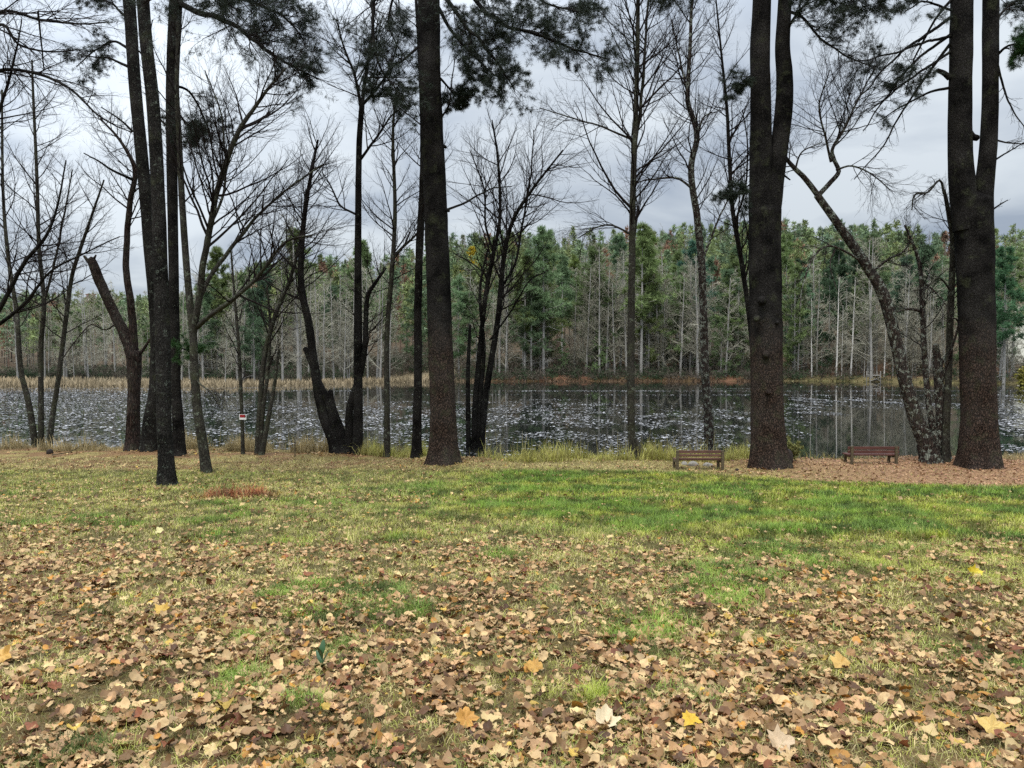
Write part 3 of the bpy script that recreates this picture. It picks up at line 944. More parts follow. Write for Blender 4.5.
def near_tree(name, label, base, stems, bark, Yb=None, group=None, crown=None, sides=10, cat="tree", flare=0.35, ridge=0.05, twig_mat=None, seed=0):
    """stems: dicts path [(px,py,dy)], w (widths in px), kind trunk|limb, grow dict"""
    g = np.random.default_rng(1000 + seed)
    b = ground_at(*base) if Yb is None else at(base[0], base[1], Yb)
    Y = b[1]
    b[2] = float(gz(b[0], b[1]))
    root = thing(name, label, cat, b, group)
    crown_t = Tubes()
    tufts = []
    trunk_t = Tubes(); has_trunk = False
    for s in stems:
        pts = stem_path(s["path"], Y, 0)
        kind = s.get("kind", "trunk")
        if kind == "trunk" and s.get("ground", True):
            pts[0, 2] = gz(pts[0, 0], pts[0, 1]) - 0.12
        wpx = np.array(s["w"], float)
        wr = np.interp(np.linspace(0, 1, len(pts)), np.linspace(0, 1, len(wpx)), wpx)
        n = s.get("n", max(10, min(110, int(np.linalg.norm(np.diff(pts, axis=0), axis=1).sum() * 9))))
        q = resample(np.column_stack([pts, wr * Y / FPX / 2]), n)
        P, r = q[:, :3], q[:, 3]
        if kind != "trunk" or s.get("wob", 0):
            L = np.linspace(0, np.linalg.norm(P[-1] - P[0]), n)
            wob = s.get("wob", 0.05)
            for a in range(3):
                P[:, a] += wob * (fbm(L * 1.6 + 7 * a, L * 0 + seed, 200 + seed + a, 3) - 0.5) * np.minimum(L, 1)
        sd = s.get("sides", sides if kind == "trunk" else 7)
        T = Tubes() if kind == "limb" else trunk_t
        T.add(P, r, sd, s.get("ridge", ridge), flare if kind == "trunk" and s.get("ground", True) else 0, seed + 3, cap=True)
        if kind == "limb":
            link("limb", T.mesh("limb", bark, b), root)
        else:
            has_trunk = True
        gr = s.get("grow")
        if gr:
            P1, r1, l1 = sprout(P[None], r[None], gr.get("k", 26), gr.get("t0", .45), gr.get("t1", .99), gr.get("L", 2.2), gr.get("ang", (28, 66)), gr.get("up", .055), gr.get("wander", .085), 10, .5, .2, gr.get("fall", .6), .0042, g=g)
            crown_t.add(P1, r1, 4)
            P2, r2, l2 = sprout(P1, r1, gr.get("k2", 7), .12, .98, l1 * gr.get("l2", .55), (22, 55), gr.get("up", .10) * .7, .10, 7, .55, .3, .4, .0031, g=g)
            crown_t.add(P2, r2, 3)
            if gr.get("k3", 6):
                P3, r3, l3 = sprout(P2, r2, gr.get("k3", 6), .15, .98, l2 * .6, (22, 50), gr.get("up", .10) * .7, .10, 5, .6, .5, .4, .0024, g=g)
                crown_t.add(P3, r3, 3)
            if gr.get("needles"):
                nd = gr["needles"]
                ends, ax = [], []
                src = [(P2, nd.get("a", 7)), (P3, nd.get("b", 5))] if gr.get("k3", 6) else [(P2, nd.get("a", 7))]
                for PP, kk in src:
                    t = .3 + .7 * g.random((len(PP), kk))
                    pos, tt, _, _ = interp_path(PP, t)
                    ends.append(pos.reshape(-1, 3)); ax.append(tt.reshape(-1, 3))
                ends = np.vstack(ends); ax = np.vstack(ax)
                keep = fbm(ends[:, 0] * 1.7 + ends[:, 1], ends[:, 2] * 1.7, seed, 3) + .25 * (g.random(len(ends)) - .5) > nd.get("gap", .42)
                ends, ax = ends[keep], ax[keep]
                V, F = tuft_fan(ends, np.full(len(ends), nd.get("size", .13)), nd.get("n", 7), nd.get("w", .10), g, .1, ax)
                tufts.append((V, F, nd.get("bright", False)))
    if has_trunk:
        tr = link("trunk", trunk_t.mesh("trunk", bark, b), root)
    if crown_t.n:
        tag(link("crown", crown_t.mesh("crown", twig_mat or M_twig, b), root), kind="stuff")
    for bright in (False, True):
        tt = [(v, f) for v, f, q in tufts if q == bright]
        if tt:
            n = 0; VV, FF = [], []
            for v, f in tt:
                VV.append(v - b); FF.append(f + n); n += len(v)
            tag(link("needle_foliage", raw_mesh("needle_foliage", np.vstack(VV), [np.vstack(FF)], M_needle2 if bright else M_needle, None, False), root), kind="stuff")
    TREES_PX.append((base[0], root))
    return root


NEED = dict(a=4, b=4, size=.12, n=9, w=.058, gap=.45)


def pine_limb(path, w, k=14, L=1.1, need=NEED, up=0.0, t0=.25, k2=7, k3=4, **kw):
    return dict(path=path, w=w, kind="limb", wob=.12, grow=dict(k=int(k * 1.2), L=L * 1.45, t0=t0, ang=(30, 75), up=up, k2=k2, k3=k3, l2=.6, wander=.14, fall=.35, needles=need, **kw))


def dead_limb(path, w, k=8, L=.9, up=-.02, t0=.25, k2=3, k3=2):
    return dict(path=path, w=w, kind="limb", wob=.10, grow=dict(k=k, L=L, t0=t0, ang=(25, 60), up=up, k2=k2, k3=k3, wander=.16))


def high_crown(path, k=26, L=4.0):
    """the green top of a pine, above the frame"""
    return dict(path=path, w=[14, 3], kind="trunk", ground=False, grow=dict(k=k, L=L, t0=.3, t1=.98, ang=(60, 95), up=.02, k2=6, k3=0, fall=.6, needles=dict(a=10, b=0, size=.34, n=7, w=.12, gap=.3)))


def G(k=26, L=2.2, t0=.45, **kw):
    return dict(k=max(5, int(k * 1.05)), L=L * 1.85, t0=t0, **kw)


# 1 three-stemmed slim tree at the far left of the bank
near_tree("bare_tree", "slim bare tree of three thin stems rising together from one mossy foot", (40, 447), [
    dict(path=[(38, 449), (30, 410), (21, 371), (18, 330), (16, 307, .3), (8, 255, .6), (3, 190, .8), (2, 90, 1)], w=[7, 4.5, 4, 2], grow=G(26, 2.4, .35)),
    dict(path=[(41, 449), (41, 400), (41, 346), (44, 302), (39, 247), (37, 180), (33, 90), (32, 60)], w=[6, 4.5, 3.5, 1.5], grow=G(30, 2.2, .4)),
    dict(path=[(47, 448), (52, 420), (58, 381), (67, 311), (72, 276), (80, 250, -.4), (92, 215, -.6), (104, 180, -.8)], w=[6, 4.5, 3.6, 1.5], grow=G(22, 2.0, .42)),
    dict(path=[(44, 302), (55, 260, -.3), (63, 220, -.6), (72, 170, -1)], w=[2.6, 1.2], kind="limb", grow=G(12, 1.4, .2)),
], M_green, seed=1, group=None)

# 2 tree standing just outside on the left, its boughs reach in
near_tree("bare_tree", "bare tree by the left picture edge whose long drooping boughs cross the sky", (-34, 452), [
    dict(path=[(-34, 454), (-30, 380), (-20, 300), (-22, 200), (-30, 100), (-40, 0), (-46, -60)], w=[16, 12, 9, 7, 5]),
    dict(path=[(-22, 345), (5, 300, -.5), (25, 262, -.8), (45, 238, -1), (58, 205, -1.2), (66, 160, -1.4)], w=[5, 3.4, 1.2], kind="limb", grow=G(20, 1.8, .3)),
    dict(path=[(-26, 335), (2, 322, -.4), (28, 300, -.7), (50, 272, -.9), (84, 254, -1.2), (120, 236, -1.4)], w=[4.5, 2.6, 1], kind="limb", grow=G(16, 1.7, .25)),
    dict(path=[(-30, 95), (0, 71, -1), (34, 73, -1.4), (68, 88, -1.8), (102, 118, -2), (132, 132, -2.2)], w=[4, 2.6, .9], kind="limb", grow=G(22, 1.5, .2, up=-.03)),
    dict(path=[(-35, 50), (0, 12, -1), (40, 20, -1.5), (78, 24, -2), (112, 22, -2.2)], w=[4, 2.4, .9], kind="limb", grow=G(22, 1.6, .2, up=-.03)),
    dict(path=[(-33, 70), (0, 25, -1), (20, 45, -1.2), (50, 52, -1.6), (80, 50, -2)], w=[3.6, 2.2, .9], kind="limb", grow=G(18, 1.4, .2, up=-.05)),
    dict(path=[(38, 12, -1.5), (40, 30, -1.5), (44, 68, -1.5)], w=[2, 1.2], kind="limb"),
    dict(path=[(-24, 180), (0, 110, -.6), (14, 60, -1), (22, 20, -1.2)], w=[4, 2.5, 1], kind="limb", grow=G(18, 1.8, .2)),
], M_dark, seed=2)

# 3 broken snag
near_tree("dead_tree", "broken two-armed tree with a snapped dead arm pointing up", (133, 450), [
    dict(path=[(133, 452), (133, 420), (134, 385), (134, 352)], w=[16, 13, 12, 14], ridge=.16),
    dict(path=[(133, 358), (126, 338), (112, 310), (100, 282), (93, 264), (91, 258)], w=[13, 11, 9, 9, 6], kind="limb", ridge=.2, sides=10, wob=.05),
    dict(path=[(93, 266), (88, 261), (84, 256)], w=[5, 2.5], kind="limb", ridge=.2),
    dict(path=[(92, 262), (96, 255)], w=[4, 1.5], kind="limb"),
    dict(path=[(134, 354), (133, 330), (130, 300), (126, 262), (130, 205), (135, 176), (131, 159), (118, 138), (100, 118)], w=[9, 7.5, 6, 5, 3.5, 1.5], kind="limb", wob=.04, grow=G(26, 1.9, .5)),
    dict(path=[(137, 356), (143, 350), (153, 335)], w=[5, 3, 2], kind="limb"),
    dict(path=[(118, 322), (105, 330, -.3), (90, 325, -.5), (72, 345, -.8), (62, 360, -1)], w=[1.6, .8], kind="limb", grow=G(8, .7, .2, up=-.05)),
], M_brown, seed=3, cat="tree")

# 4-6 the three pines that stand close together
near_tree("pine_tree", "leaning black pine trunk rooted behind the grey trunk of the pine cluster", (149, 451), [
    dict(path=[(148, 453), (151, 420), (156, 388), (157, 340), (155, 300), (151, 260), (145, 190), (135, 85), (129, 0), (122, -70)], w=[16, 13, 12, 11.5, 11.5], ridge=.07),
    high_crown([(122, -70), (118, -180), (114, -300)]),
    dead_limb([(133, 180), (108, 168, -.6), (83, 153, -1.2)], [3, 1], 4, .5),
    dead_limb([(131, 68), (112, 60, .4), (82, 55, .8)], [3.2, 1], 10, .7),
    dead_limb([(133, 132), (118, 118, -.3), (100, 108, -.6)], [2.4, 1], 6, .6),
    pine_limb([(130, 50), (115, 42, .5), (95, 50, 1), (76, 66, 1.5)], [3, 1], 12, .9),
    pine_limb([(129, 20), (112, 5, .5), (88, -8, 1)], [3, 1], 12, 1.0),
], M_pine_grey, seed=4, sides=18)
near_tree("pine_tree", "grey lichen-flecked pine trunk, the one of its cluster standing forward on the grass", (166, 486), [
    dict(path=[(166, 488), (166, 460), (164, 420), (162.5, 330), (160, 250), (157.5, 180), (153, 105), (147, 50), (143, 0), (138, -80)], w=[18, 14.5, 14, 13, 12.5, 12, 12], ridge=.07),
    high_crown([(137, -80), (134, -200), (131, -330)]),
    pine_limb([(142, 5), (170, -14, -.8), (205, -10, -1.6), (238, 10, -2.2)], [4, 1.2], 20, 1.2, t0=.4),
    dead_limb([(149, 70), (140, 52), (128, 45)], [2, .8], 4, .4),
], M_pine_grey, seed=5, sides=18)
near_tree("pine_tree", "straight black pine of the cluster whose dark needled bough sweeps down rightward", (180, 456), [
    dict(path=[(180, 458), (178, 420), (176, 388), (175, 335), (173.5, 265), (172, 160), (172.5, 80), (176, 0), (180, -70)], w=[13, 9.5, 9, 10, 12.5, 12.5], ridge=.06),
    high_crown([(180, -70), (182, -180), (183, -310)]),
    pine_limb([(177, 2), (200, 12, -.6), (228, 22, -1.2), (258, 44, -1.8), (286, 62, -2.2), (318, 80, -2.6)], [6, 4, 1.2], 34, 1.35, t0=.3, k2=8, k3=5),
    pine_limb([(178, -10), (215, -12, -.5), (250, 2, -1), (285, 18, -1.6), (305, 40, -2)], [5, 3, 1.2], 30, 1.25, t0=.3, k2=8, k3=5),
    pine_limb([(172, 85), (190, 92, .4), (205, 120, .8), (212, 150, 1)], [3, 1], 18, .9, t0=.2),
    pine_limb([(171, 105), (186, 122, -.4), (198, 140, -.7)], [3, 1], 16, .8, t0=.2),
    pine_limb([(173, 345), (182, 348, -.3), (192, 352, -.5)], [2, .8], 9, .42, dict(NEED, bright=True, gap=.2), t0=.3),
    dead_limb([(171, 130), (156, 110, .5), (150, 60, .6), (152, 20, .6)], [2.4, 1], 6, .8),
], M_dark, seed=6, sides=16)

# 7 forked slim tree right of the pines
near_tree("bare_tree", "slender forked tree with upswept limbs, rooted on the grass beside the pine cluster", (207, 473), [
    dict(path=[(207, 475), (203, 445), (197, 406), (194, 360), (193, 335), (187, 272), (182, 200), (179, 135), (177, 90), (178, 20)], w=[11, 9, 8, 7, 6, 5, 3], grow=G(14, 1.6, .6)),
    dict(path=[(194, 332), (198, 305, -.2), (204, 260, -.4), (217, 193, -.6), (234, 142, -.9), (256, 105, -1.1), (285, 68, -1.4)], w=[7, 6.2, 5, 2], kind="limb", wob=.05, grow=G(34, 2.2, .3)),
    dict(path=[(199, 300), (211, 275, .2), (225, 256, .4), (243, 233, .5), (256, 217, .6), (290, 187, .8), (322, 165, 1)], w=[4.6, 3.6, 1.4], kind="limb", grow=G(24, 1.8, .3)),
    dict(path=[(196, 328), (212, 314, -.4), (232, 300, -.7), (256, 278, -1), (285, 243, -1.2), (312, 235, -1.5)], w=[5, 4, 1.4], kind="limb", grow=G(24, 1.8, .3)),
    dict(path=[(204, 262), (208, 230, .4), (224, 190, .8), (222, 120, 1.1), (205, 70, 1.4)], w=[3.6, 2.6, 1], kind="limb", grow=G(20, 1.8, .3)),
    dict(path=[(196, 380), (205, 388, -.5), (214, 395, -.7), (222, 410, -.9)], w=[1.6, .8], kind="limb", grow=G(5, .6, .3, up=-.06)),
], M_green, seed=7)

# 8 sapling that carries the sign
near_tree("sapling", "thin straight sapling on the bank with the small red sign nailed to it", (243, 454), [
    dict(path=[(243, 456), (242, 417), (239, 350), (234, 290), (231, 250)], w=[4, 3.4, 2.8, 1.6], grow=G(18, 1.2, .35)),
], M_green, seed=8, cat="tree")

# 9 pale multi-stem
near_tree("bare_tree", "pale grey-green tree of several leaning stems beside the red sign", (259, 455), [
    dict(path=[(257, 457), (260, 406), (265, 353), (277, 311), (291, 276), (300, 240), (306, 190)], w=[6, 5, 4, 3, 1.5], grow=G(24, 1.8, .4)),
    dict(path=[(261, 457), (268, 420), (274, 388), (279, 350)], w=[6, 4.5, 3.4, 2.6]),
    dict(path=[(259, 457), (263, 410), (268, 370), (270, 325), (267, 285)], w=[5, 4, 3, 1.5], grow=G(12, 1.2, .5)),
], M_green, seed=9)

# 10 big dark clump
near_tree("bare_tree", "dark clump tree with a thick shared foot, one tall straight stem and broken side stems", (343, 453), [
    dict(path=[(339, 455), (334, 440), (322, 410), (314, 364), (309, 325), (301, 283), (303, 230), (310, 180), (318, 140)], w=[17, 12, 9, 8, 6, 4, 2], grow=G(30, 2.0, .45), ridge=.1),
    dict(path=[(341, 455), (336, 432), (329, 405), (317, 378), (305, 348)], w=[12, 10, 8, 6, 5], ridge=.12),
    dict(path=[(342, 455), (339, 430), (333, 410), (330, 391)], w=[15, 10, 8, 6], ridge=.15),
    dict(path=[(357, 457), (358, 420), (358, 370), (358, 300), (358, 250), (359, 152), (362, 104)], w=[12, 10, 9, 8, 7, 6, 5.5], sides=12),
    dict(path=[(362, 106), (366, 75, .2), (372, 35, .4), (374, 0, .5), (373, -30, .5)], w=[4, 3, 1.6], kind="limb", grow=G(24, 1.5, .1)),
    dict(path=[(361, 108), (356, 80, -.2), (345, 50, -.4), (336, 20, -.5)], w=[3.6, 2.4, 1.2], kind="limb", grow=G(20, 1.4, .1)),
    dict(path=[(363, 104), (380, 85, -.4), (393, 60, -.6), (400, 30, -.8)], w=[3.4, 2, 1], kind="limb", grow=G(18, 1.4, .1)),
    dict(path=[(360, 160), (375, 140, -.3), (390, 118, -.5), (405, 105, -.7)], w=[3, 2, 1], kind="limb", grow=G(16, 1.4, .15)),
    dict(path=[(357, 215), (340, 205, .4), (330, 185, .6), (322, 172, .8)], w=[2.4, 1], kind="limb", grow=G(12, 1.4, .15)),
    dict(path=[(347, 455), (349, 430), (350, 406), (360, 374), (365, 346), (367, 300), (374, 285), (386, 268)], w=[11, 8, 7, 6, 5, 4, 2], grow=G(16, 1.6, .5)),
], M_dark, seed=10, flare=.2)

# 11 slim greenish
near_tree("bare_tree", "slim mossy tree between the dark clump and the rough black trunk", (386, 457), [
    dict(path=[(387, 458), (387, 406), (387, 335), (391, 283), (394, 240), (395, 203), (393, 135), (396, 90)], w=[7, 5.4, 5, 4.4, 3.4, 1.6], grow=G(30, 1.7, .45)),
    dict(path=[(395, 255), (404, 246), (413, 238), (424, 226)], w=[3, 2], kind="limb", grow=G(10, 1.0, .3)),
], M_green, seed=11)

# 12 rough dark trunk next to the big pine
near_tree("bare_tree", "rough black slender trunk close beside the thick middle pine", (417, 458), [
    dict(path=[(416, 460), (417, 420), (418, 370), (418, 300), (420, 240), (422, 190), (423, 130), (420, 60), (416, 0)], w=[11, 8.5, 8, 7.5, 6, 5, 3], ridge=.22, grow=G(22, 1.8, .5)),
], M_dark, seed=12)

# 13 the thick middle pine
near_tree("pine_tree", "thick straight pine standing alone in the middle, red-brown below and black above", (443, 463), [
    dict(path=[(443, 466), (443, 430), (442.5, 400), (440, 335), (438, 265), (434, 170), (430, 90), (429, 0), (428, -90)], w=[28, 26, 25, 24, 23, 22, 21.5, 21], sides=36, ridge=.08),
    high_crown([(428, -90), (427, -220), (426, -380)], 30, 4.5),
    pine_limb([(434, -30), (449, 4, -.6), (466, 26, -1), (490, 52, -1.4), (503, 72, -1.6), (516, 92, -1.8)], [5, 3, 1], 26, 1.1, dict(NEED, gap=.44)),
    pine_limb([(434, -40), (476, 2, -.8), (500, 22, -1.4), (545, 38, -2), (580, 50, -2.4), (606, 58, -2.6)], [5, 3, 1.2], 34, 1.1, dict(NEED, gap=.36), t0=.35),
    pine_limb([(436, -30), (470, -22, -.4), (520, -10, -.8), (560, 8, -1.2), (590, 14, -1.4)], [5, 2.6, 1], 28, 1.15, t0=.25),
    pine_limb([(435, 2), (458, 40, .6), (476, 60, .9), (500, 78, 1.2)], [4, 1], 22, .9, dict(NEED, gap=.46)),
    pine_limb([(420, 45), (405, 58, -.3), (388, 74, -.6), (378, 100, -.8)], [3, 1], 16, .9, dict(NEED, gap=.50)),
    pine_limb([(422, -30), (376, 0, -.8), (372, 14, -1), (376, 55, -1.2), (387, 76, -1.3), (410, 110, -1.5)], [4, 2.6, 1], 24, 1.0, dict(NEED, gap=.5)),
    pine_limb([(422, -40), (400, -15, .5), (388, 25, .8), (408, 62, 1)], [4, 1], 18, 1.0, dict(NEED, gap=.46)),
    pine_limb([(440, 78), (452, 90, .4), (466, 96, .6)], [2.5, .8], 14, .6, dict(NEED, gap=.4)),
    dead_limb([(446, 210), (470, 200, .4), (490, 190, .8), (512, 186, 1)], [2.6, .9], 9, .8),
    dead_limb([(441, 118), (450, 100, -.3), (454, 60, -.4)], [2.4, .9], 6, .7),
    dict(path=[(442, 146), (446, 147)], w=[5, 3], kind="limb"),
    dict(path=[(421, 28), (416, 26)], w=[4, 2.4], kind="limb"),
    dict(path=[(446, 210, -.25), (449, 211, -.36)], w=[4, 2.5], kind="limb"),
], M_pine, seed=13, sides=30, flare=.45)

# 14 clump of thin dark stems
near_tree("bare_tree", "clump of thin dark stems fanning into a fine twiggy crown, beside the thick middle pine", (477, 452), [
    dict(path=[(469, 454), (468, 410), (468, 370), (470, 325)], w=[6, 5, 4.4, 3]),
    dict(path=[(474, 454), (475, 410), (478, 370), (485, 300), (494, 251), (500, 215), (498, 160), (492, 120)], w=[7, 6, 5, 4, 3, 1.4], grow=G(26, 2.3, .45)),
    dict(path=[(480, 454), (484, 410), (488, 381), (498, 318), (503, 265), (512, 223, -.3), (532, 190, -.6), (563, 150, -1)], w=[8, 7, 6, 4.6, 3.4, 1.4], grow=G(34, 2.6, .45)),
    dict(path=[(478, 454), (480, 400), (484, 350), (480, 290), (490, 240)], w=[6, 5, 4, 3, 1.5], grow=G(14, 1.5, .5)),
    dict(path=[(500, 290), (516, 262, .4), (522, 225, .6), (530, 180, .9), (534, 130, 1.1)], w=[3, 2.2, 1], kind="limb", grow=G(26, 2.2, .25)),
    dict(path=[(494, 255), (486, 225, .3), (484, 190, .6), (470, 150, .8)], w=[2.6, 2, 1], kind="limb", grow=G(20, 2.0, .25)),
    dict(path=[(490, 340), (512, 310, -.4), (530, 280, -.7), (545, 272, -1)], w=[2, 1], kind="limb", grow=G(10, 1.0, .3)),
], M_dark, seed=14, flare=.15)

# 15 tall slim tree with knobbed foot
near_tree("bare_tree", "tall slim tree with upright vase crown and swollen dark foot, left of the brown bench", (634, 459), [
    dict(path=[(635, 461), (632, 440), (631, 406), (631, 335), (632, 260), (633, 190), (635, 135), (637, 68), (638, 0), (638, -60)], w=[9, 7.5, 7.5, 7, 6, 5, 4, 3], grow=G(40, 2.6, .42, ang=(28, 55))),
    dict(path=[(634, 152), (641, 102, .2), (646, 34, .4), (649, -20, .5)], w=[4, 3, 1.6], kind="limb", grow=G(26, 2.0, .2)),
    dict(path=[(632, 235), (612, 225, -.3), (595, 228, -.5), (578, 238, -.7)], w=[2.2, 1], kind="limb", grow=G(12, 1.2, .2, up=-.03)),
    dict(path=[(633, 140), (605, 128, .3), (570, 117, .6), (540, 108, .8)], w=[2.4, .9], kind="limb", grow=G(16, 1.2, .2)),
    dict(path=[(639, 460), (640, 452), (636, 440)], w=[9, 9, 3]),
], M_green, seed=15)

# 16 crooked lichen trunk behind the bench
near_tree("bare_tree", "crooked slim tree with pale lichen discs on its trunk, straight behind the brown bench", (710, 449), [
    dict(path=[(710, 452), (708, 410), (705, 370), (703, 300), (701, 255), (697, 217), (691, 169), (697, 135), (688, 102), (689, 68), (692, 0), (694, -40)], w=[10, 8.5, 7.5, 7, 6, 5, 3.5, 2], grow=G(38, 2.3, .5), wob=.03),
    dict(path=[(694, 190), (676, 178, -.3), (650, 180, -.6), (632, 184, -.8)], w=[2.6, 1], kind="limb", grow=G(14, 1.2, .2)),
    dict(path=[(697, 140), (703, 118, .4), (712, 112, .6)], w=[2.6, 1], kind="limb", grow=G(12, 1.6, .2)),
    dict(path=[(702, 262), (716, 225, .4), (730, 195, .7), (735, 170, .9)], w=[2.4, 1], kind="limb", grow=G(12, 1.3, .2)),
    dict(path=[(689, 100), (680, 60, .3), (672, 20, .5)], w=[2.6, 1], kind="limb", grow=G(18, 1.6, .1)),
], M_lichen, seed=16)

# 17 slim tree half hidden by the right-middle pine
near_tree("bare_tree", "thin bent tree half hidden behind the twin-topped pine", (757, 452), [
    dict(path=[(757, 455), (755, 400), (751, 332), (742, 265), (735, 225), (732, 203), (729, 152), (727, 110), (722, 60), (716, 0)], w=[6, 5, 4.6, 4, 3, 1.4], grow=G(40, 2.0, .4)),
    dict(path=[(735, 222), (745, 190, -.3), (748, 150, -.4), (742, 110, -.5)], w=[2.4, 1], kind="limb", grow=G(16, 1.5, .2)),
], M_dark, seed=17, Yb=26.2)

# 18 twin topped pine
near_tree("pine_tree", "massive dark pine whose trunk parts into two tops, standing between the two benches", (768, 467), [
    dict(path=[(769, 470), (768, 440), (767, 400), (766, 330), (765, 260), (765, 210)], w=[35, 32, 31, 31, 31, 31], sides=36, ridge=.08),
    dict(path=[(762, 232), (761, 170), (761, 110), (760, 50), (762, 0), (764, -90)], w=[25, 22, 20, 19, 17.5, 17], ground=False, sides=20, ridge=.07),
    dict(path=[(767, 235), (773, 195), (779, 150), (784, 108), (784.5, 75), (782.5, 45), (785, 0), (788, -90)], w=[22, 18, 17, 17, 16, 14, 13, 12.5], ground=False, sides=20, ridge=.07),
    high_crown([(763, -90), (764, -210), (764, -370)]),
    high_crown([(786, -90), (790, -210), (794, -350)]),
    pine_limb([(788, -10), (815, -22, -.6), (845, -12, -1.2), (872, 0, -1.8)], [4, 1.2], 26, 1.1, dict(NEED, gap=.3)),
    pine_limb([(786, 10), (802, 18, .6), (822, 40, 1), (852, 60, 1.4), (876, 66, 1.8)], [3.4, 1], 24, .95, dict(NEED, gap=.5)),
    pine_limb([(787, 30), (800, 10, -.6), (815, 0, -1)], [3, 1], 14, .8, dict(NEED, gap=.45)),
    pine_limb([(755, -20), (730, -30, -.5), (690, -22, -1), (662, -8, -1.4)], [4, 1], 22, .9, dict(NEED, gap=.4)),
    pine_limb([(752, 75), (744, 80, -.3), (736, 88, -.5)], [2, .8], 8, .5, dict(NEED, gap=.35)),
    pine_limb([(753, 190), (742, 192, -.3), (724, 196, -.5)], [2, .8], 8, .45, dict(NEED, gap=.3)),
    dict(path=[(778, 170), (790, 180, .2)], w=[3, 1.4], kind="limb"),
    dict(path=[(762, 300, -.40), (761, 302, -.56)], w=[9, 5.5], kind="limb", sides=10),
    dict(path=[(757, 318, -.38), (756, 320, -.53)], w=[7, 4], kind="limb", sides=10),
    dict(path=[(766, 354, -.40), (766, 356, -.55)], w=[8, 5], kind="limb", sides=10),
    dict(path=[(776, 322, -.36), (778, 323, -.50)], w=[6, 3.5], kind="limb", sides=10),
    dict(path=[(768, 392, -.42), (769, 393, -.54)], w=[6, 3.5], kind="limb", sides=10),
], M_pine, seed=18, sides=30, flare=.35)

# 19 leaning lichened tree
near_tree("leaning_tree", "lichen-spotted tree leaning far over toward the twin-topped pine, behind the red bench", (930, 462), [
    dict(path=[(932, 464), (925, 440), (915, 416), (905, 380), (897, 346), (884, 297), (866, 265), (842, 230), (817, 195)], w=[20, 15, 13, 12, 11, 9, 7], ridge=.1),
    dict(path=[(819, 197), (806, 180), (794, 168), (786, 158), (778, 140)], w=[6, 4.6, 2.6], kind="limb", ridge=.15, wob=.04, grow=G(8, 1.2, .5)),
    dict(path=[(818, 196), (829, 184, .2), (838, 172, .3), (834, 160, .4), (833, 148, .4), (845, 128, .6), (858, 100, .8), (880, 60, 1)], w=[5, 4.4, 3, 1], kind="limb", wob=.05, grow=G(30, 1.9, .35)),
    dict(path=[(831, 162), (826, 140, -.2), (819, 108, -.4), (830, 70, -.6)], w=[2.8, 1], kind="limb", grow=G(20, 1.6, .2)),
    dict(path=[(836, 170), (852, 166, -.3), (872, 175, -.6), (890, 190, -.8)], w=[2.2, 1], kind="limb", grow=G(14, 1.2, .2, up=-.02)),
    dict(path=[(795, 170), (802, 152, .3), (822, 142, .6)], w=[2, 1], kind="limb", grow=G(10, 1.0, .2)),
    dict(path=[(862, 262), (846, 252, -.3), (826, 246, -.6), (812, 260, -.8), (802, 290, -.9), (800, 312, -1)], w=[2.6, 1.8, .9], kind="limb", grow=G(10, .8, .2, up=-.08)),
    dict(path=[(836, 248, -.4), (830, 265, -.5), (836, 290, -.6)], w=[1.6, .8], kind="limb"),
    dict(path=[(872, 272), (890, 258, .4), (905, 250, .6), (914, 232, .8)], w=[2.6, 1.2], kind="limb", grow=G(12, 1.0, .2)),
], M_lichen, seed=19, flare=.25)
near_tree("bare_tree", "thin upright lichened stem rising from beside the leaning tree's foot", (938, 461), [
    dict(path=[(939, 463), (933, 430), (928, 399), (924, 346), (922, 290), (919, 262), (913, 244), (905, 225)], w=[8, 6, 5.4, 4.6, 3.4, 1.4], grow=G(18, 1.2, .45)),
    dict(path=[(923, 312), (910, 309), (897, 312)], w=[3, 2], kind="limb", grow=G(6, .6, .4)),
    dict(path=[(922, 280), (935, 292, -.3), (945, 303, -.5), (950, 318, -.6)], w=[2, 1], kind="limb", grow=G(6, .6, .4, up=-.08)),
], M_lichen, seed=20)
near_tree("dead_tree", "short broken stub trunk blotched white, between the leaning tree and the forked big pine", (943, 460), [
    dict(path=[(943, 463), (942, 430), (940, 400), (938, 370), (936, 345)], w=[13, 11, 10, 9, 6], ridge=.25),
    dict(path=[(938, 372), (944, 358), (950, 350)], w=[4, 2], kind="limb"),
    dict(path=[(940, 388), (948, 360, -.3), (955, 338, -.5), (958, 322, -.6), (952, 318, -.6)], w=[3, 1.4], kind="limb", grow=G(6, .5, .4)),
], M_lichen, seed=21)
near_tree("bare_tree", "slim mossy green trunk just left of the forked big pine", (946, 462), [
    dict(path=[(946, 464), (946, 430), (948, 388), (951, 300), (953, 245), (949, 215), (944, 190)], w=[8.5, 7, 6.6, 6, 5, 3], grow=G(18, 1.2, .55)),
    dict(path=[(951, 292), (943, 280, -.3), (936, 278, -.5), (928, 290, -.7)], w=[2, 1], kind="limb", grow=G(6, .7, .3)),
    dict(path=[(944, 194), (940, 180), (928, 192, -.3), (915, 194, -.5), (912, 210, -.6)], w=[2.6, 1.2], kind="limb", grow=G(10, .9, .2, up=-.05)),
], M_green, seed=22)

